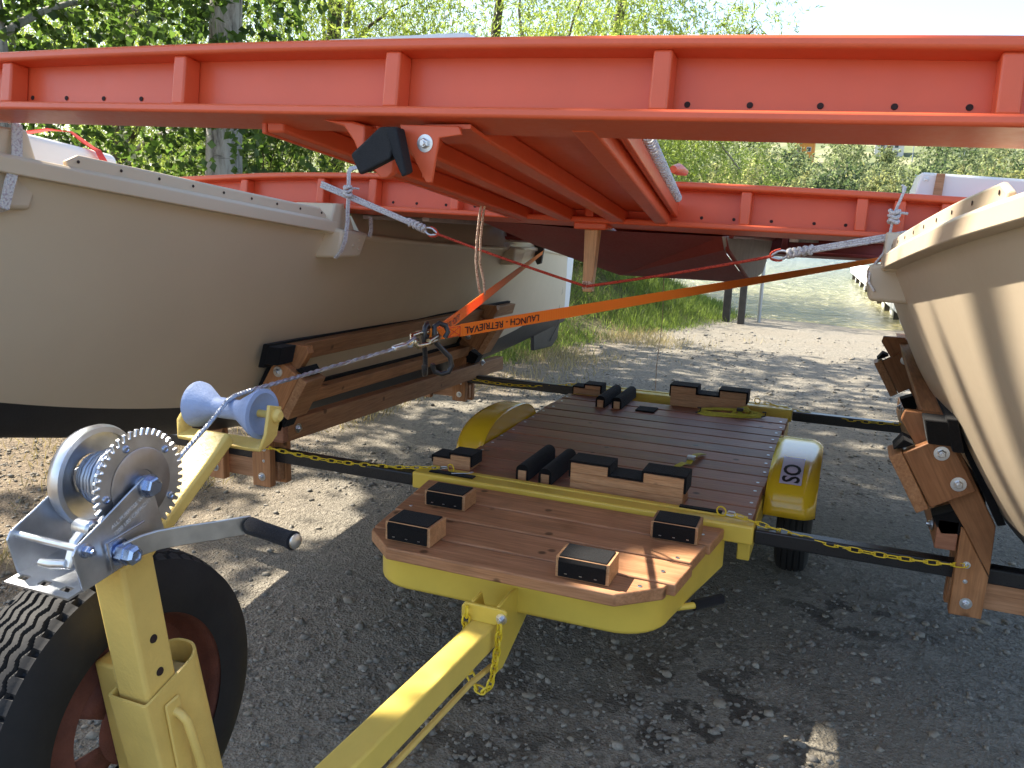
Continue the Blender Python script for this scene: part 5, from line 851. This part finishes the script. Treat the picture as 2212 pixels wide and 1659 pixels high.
def jhook(dx, dy, flip, lab):
    r = thing('strap_hook', lab, 'hook', (-.88+dx, 1.68+dy, 1.12), 'black coated hooks on the orange straps'); o = Vector((-.88+dx, 1.68+dy, 0)); s_ = flip
    # double wire S hook hanging from the snap hook
    pth = [(.012*s_, .018, 1.200), (.016*s_, .026, 1.222), (.010*s_, .024, 1.246), (0, .012, 1.256), (-.006*s_, 0, 1.246), (-.004*s_, -.004, 1.21), (.0, .0, 1.18), (.012*s_, .012, 1.15), (.024*s_, .022, 1.125), (.028*s_, .024, 1.09), (.022*s_, .02, 1.065), (.008*s_, .01, 1.058), (-.004*s_, 0, 1.068), (-.008*s_, -.004, 1.09), (-.006*s_, -.004, 1.10)]
    part(r, 'wire', MB().tube([o+Vector((p[0], p[1], 1.256-(1.256-p[2])*.60)) for p in pth], .0062, 10), 'blackpaint', smooth=60)
jhook(.014, .015, 1, 'black coated hook under the snap hook whose gap faces the shaded hull'); jhook(-.004, -.012, -.35, 'black coated hook under the snap hook, hanging straight and flat')
def strap(E, lab, w0, w1, tpos, tl):
    A = HK+Vector((.002, .018, .006)); E = Vector(E); r = thing('launch_strap', lab, 'strap', A, 'orange launch straps'); d = (E-A).normalized(); n = 26
    wid = [Vector(w0)*(1-u)+Vector(w1)*u for u in [max(0, (i/(n-1)-.25)/.75) for i in range(n)]]; pts = [A+(E-A)*(i/(n-1)) for i in range(n)]
    # pinch at the hook
    mb = MB(); mb.ribbon([A+d*.085]+pts[1:], [wid[0]]+wid[1:], .031, .0022); o = part(r, 'webbing', mb, 'orange', smooth=60)
    part(r, 'loop_end', MB().ribbon([A+Vector((0, -.020, .004)), A+d*.006, A+d*.025, A+d*.06, A+d*.092], [Vector(w0)]*5, .026, .005), 'orange', smooth=60)
    w = Vector(w0); w = (w-d*w.dot(d)).normalized(); nn = d.cross(w)
    camv = (Vector((0, 0, 1.52))-A).normalized(); nn = nn if nn.dot(camv) > 0 else -nn
    X_ = frame_xf(A+d*tpos+nn*.0028, -d, -w); X_ = X_ if (X_.to_3x3() @ Vector((0, 0, 1))).dot(camv) > 0 else frame_xf(A+d*tpos+nn*.0028, -d, w)
    tm = text_mb('LAUNCH - RETRIEVAL', .028, bold=.0004); xs_ = [v[0] for v in tm.v]; k = tl/(max(xs_)-min(xs_)); tm.v = [(v[0]*k, v[1]*.86+.0012*math.sin(v[0]*70), v[2]) for v in tm.v]; part(r, 'lettering', tm.xf(X_), 'ink', recalc=False)
    b = A+d*.062+nn*.0036; sq = [(-.02, -.011), (.02, -.011), (.02, .011), (-.02, .011)]; mb = MB()
    for p, q in list(zip(sq, sq[1:]+sq[:1]))+[(sq[0], sq[2]), (sq[1], sq[3])]: mb.tube([b+d*p[0]+w*p[1], b+d*q[0]+w*q[1]], .0007, 5)
    part(r, 'stitching', mb, 'redweb'); return r
strap((.17, 4.93, 1.322), 'orange launch strap lettered LAUNCH - RETRIEVAL running out over the trailer deck', (0.05, 0, 1), (.5, .45, .75), .245, .29); strap((-2.10, 5.80, 1.215), 'orange launch strap lettered LAUNCH - RETRIEVAL running back along the shaded hull', (-.05, .0, 1), (.3, 0, 1), .22, .27)
# ================================================================ STAYS, LASHINGS, ROPES
g = 'red martingale stays'
def stay(a, b, c, lab, sgn):
    a = Vector(a); b = Vector(b); c = Vector(c); r = thing('stay_rope', lab, 'rope', a, g); part(r, 'red_line', MB().tube(sag(a, b, .004), .0050, 8), 'roper', smooth=60); d = (b-a).normalized()
    R = b+d*.020; u = d; w = Vector((0, 0, 1)); w = (w-d*w.dot(d)).normalized(); part(r, 'thimble', MB().tube([R+u*(.026*math.cos(q))+w*(.013*math.sin(q)*(1 if math.cos(q) > -.4 else .75)) for q in lin(0, 2*math.pi, 19)[:-1]], .0045, 8, closed=True), 'zinc', smooth=60); part(r, 'thimble_wrap', MB().tube([R+u*(.030*math.cos(q))+w*(.017*math.sin(q)) for q in lin(1.4, 4.9, 12)], .0042, 7), 'roper', smooth=60)
    e = (c-R).normalized(); st_ = R+e*.022
    kn = MB()
    for i in range(5): o = st_+e*(.008+i*.016); kn.tube([o+Vector((0, .010*math.cos(q), .012*math.sin(q)))+e*(.005*math.sin(2*q+i)) for q in lin(0, 2*math.pi, 13)[:-1]], .0062, 7, closed=True)
    part(r, 'knot', kn, 'ropew', smooth=60); tm_ = MB()
    for k_ in (-1, 0, 1): tm_.tube([st_+Vector((0, 0, k_*.006)), c+Vector((0, k_*.004, k_*.009))], .0050, 7)
    part(r, 'white_lashing', tm_, 'ropew', smooth=60)
stay((-.872, 2.872, 1.257), (-1.47, 2.855, 1.421), (-1.975, 2.845, 1.592), 'red stay with white lashing from the wooden post toward the shaded hull', -1); stay((-.868, 2.872, 1.257), (-.232, 2.84, 1.398), (.46, 2.80, 1.552), 'red stay with white lashing from the wooden post toward the sunlit hull', 1)
def lash(name_lab, paths, knots=(), w=.022, tail=None):
    r = thing('lashing', name_lab, 'lashing', paths[0][0], 'white lashings tying the beams to the hulls')
    for p in paths: part(r, 'band', MB().ribbon([Vector(q) for q in p], (.2, 1, 0), w, .006), 'ropew', smooth=60)
    for k_ in knots:
        mb = MB(); o = Vector(k_)
        for i in range(3): mb.tube([o+Vector((.013*math.cos(q), .013*math.sin(q), (i-1)*.014+.004*math.sin(2*q+i))) for q in lin(0, 2*math.pi, 13)[:-1]], .0062, 7, closed=True)
        if tail: mb.tube([o, o+Vector((.02, .012, .012)), o+Vector((.038, .022, .010))], .0045, 6)
        part(r, 'knot', mb, 'ropew', smooth=60)
lash('white lashing at the bows tying the crossbeam to the shaded hull', [[(-2.10, 1.63, 1.70), (-2.070, 1.615, 1.695), (-2.055, 1.595, 1.61), (-2.050, 1.565, 1.545), (-2.06, 1.55, 1.48), (-2.11, 1.54, 1.465)]], w=.026)
lash('white lashing at the bows tying the crossbeam to the sunlit hull', [[(.32, 1.63, 1.665), (.285, 1.615, 1.655), (.275, 1.595, 1.575), (.270, 1.565, 1.51), (.28, 1.55, 1.445), (.33, 1.54, 1.43)]], w=.026)
lash('white knotted lashing tying the second crossbeam to the shaded hull', [[(-1.842, 2.90, 1.662), (-1.842, 2.852, 1.655), (-1.842, 2.838, 1.64), (-1.842, 2.836, 1.585)], [(-1.842, 2.836, 1.555), (-1.842, 2.828, 1.50), (-1.838, 2.82, 1.45), (-1.830, 2.79, 1.38), (-1.838, 2.77, 1.335), (-1.86, 2.765, 1.31)], [(-1.845, 3.0, 1.47), (-1.832, 2.985, 1.42), (-1.835, 2.975, 1.39)]], [(-1.842, 2.83, 1.568)], .016, True)
lash('white knotted lashing tying the second crossbeam to the sunlit hull', [[(.13, 2.90, 1.628), (.13, 2.852, 1.622), (.128, 2.838, 1.605), (.112, 2.833, 1.55)], [(.108, 2.83, 1.52), (.104, 2.828, 1.47), (.092, 2.82, 1.42), (.060, 2.79, 1.37), (.062, 2.77, 1.335), (.08, 2.765, 1.31)]], [(.11, 2.828, 1.535)], .016, True)
r = thing('hanging_rope', 'doubled tan rope loop hanging from the edge of the orange centre deck', 'rope', (-1.14, 2.55, 1.5)); part(r, 'cord', MB().tube([(-1.146, 2.560, 1.555), (-1.148, 2.545, 1.50), (-1.150, 2.532, 1.42), (-1.150, 2.528, 1.35), (-1.148, 2.540, 1.29), (-1.146, 2.553, 1.25), (-1.144, 2.560, 1.232), (-1.138, 2.566, 1.228), (-1.134, 2.570, 1.24), (-1.136, 2.566, 1.28), (-1.142, 2.544, 1.34), (-1.140, 2.540, 1.42), (-1.138, 2.552, 1.50), (-1.136, 2.566, 1.555)], .0042, 7), 'ropet', smooth=60)
r = thing('thin_cord', 'thin cord dangling below the dark pod above the ramp', 'cord', (-1.0, 4.85, .4)); part(r, 'strand', MB().tube([(-1.0, 4.85, 1.23), (-.99, 4.86, .9), (-1.005, 4.85, .62), (-1.0, 4.86, .40)], .0022, 6), 'ropet', smooth=60)
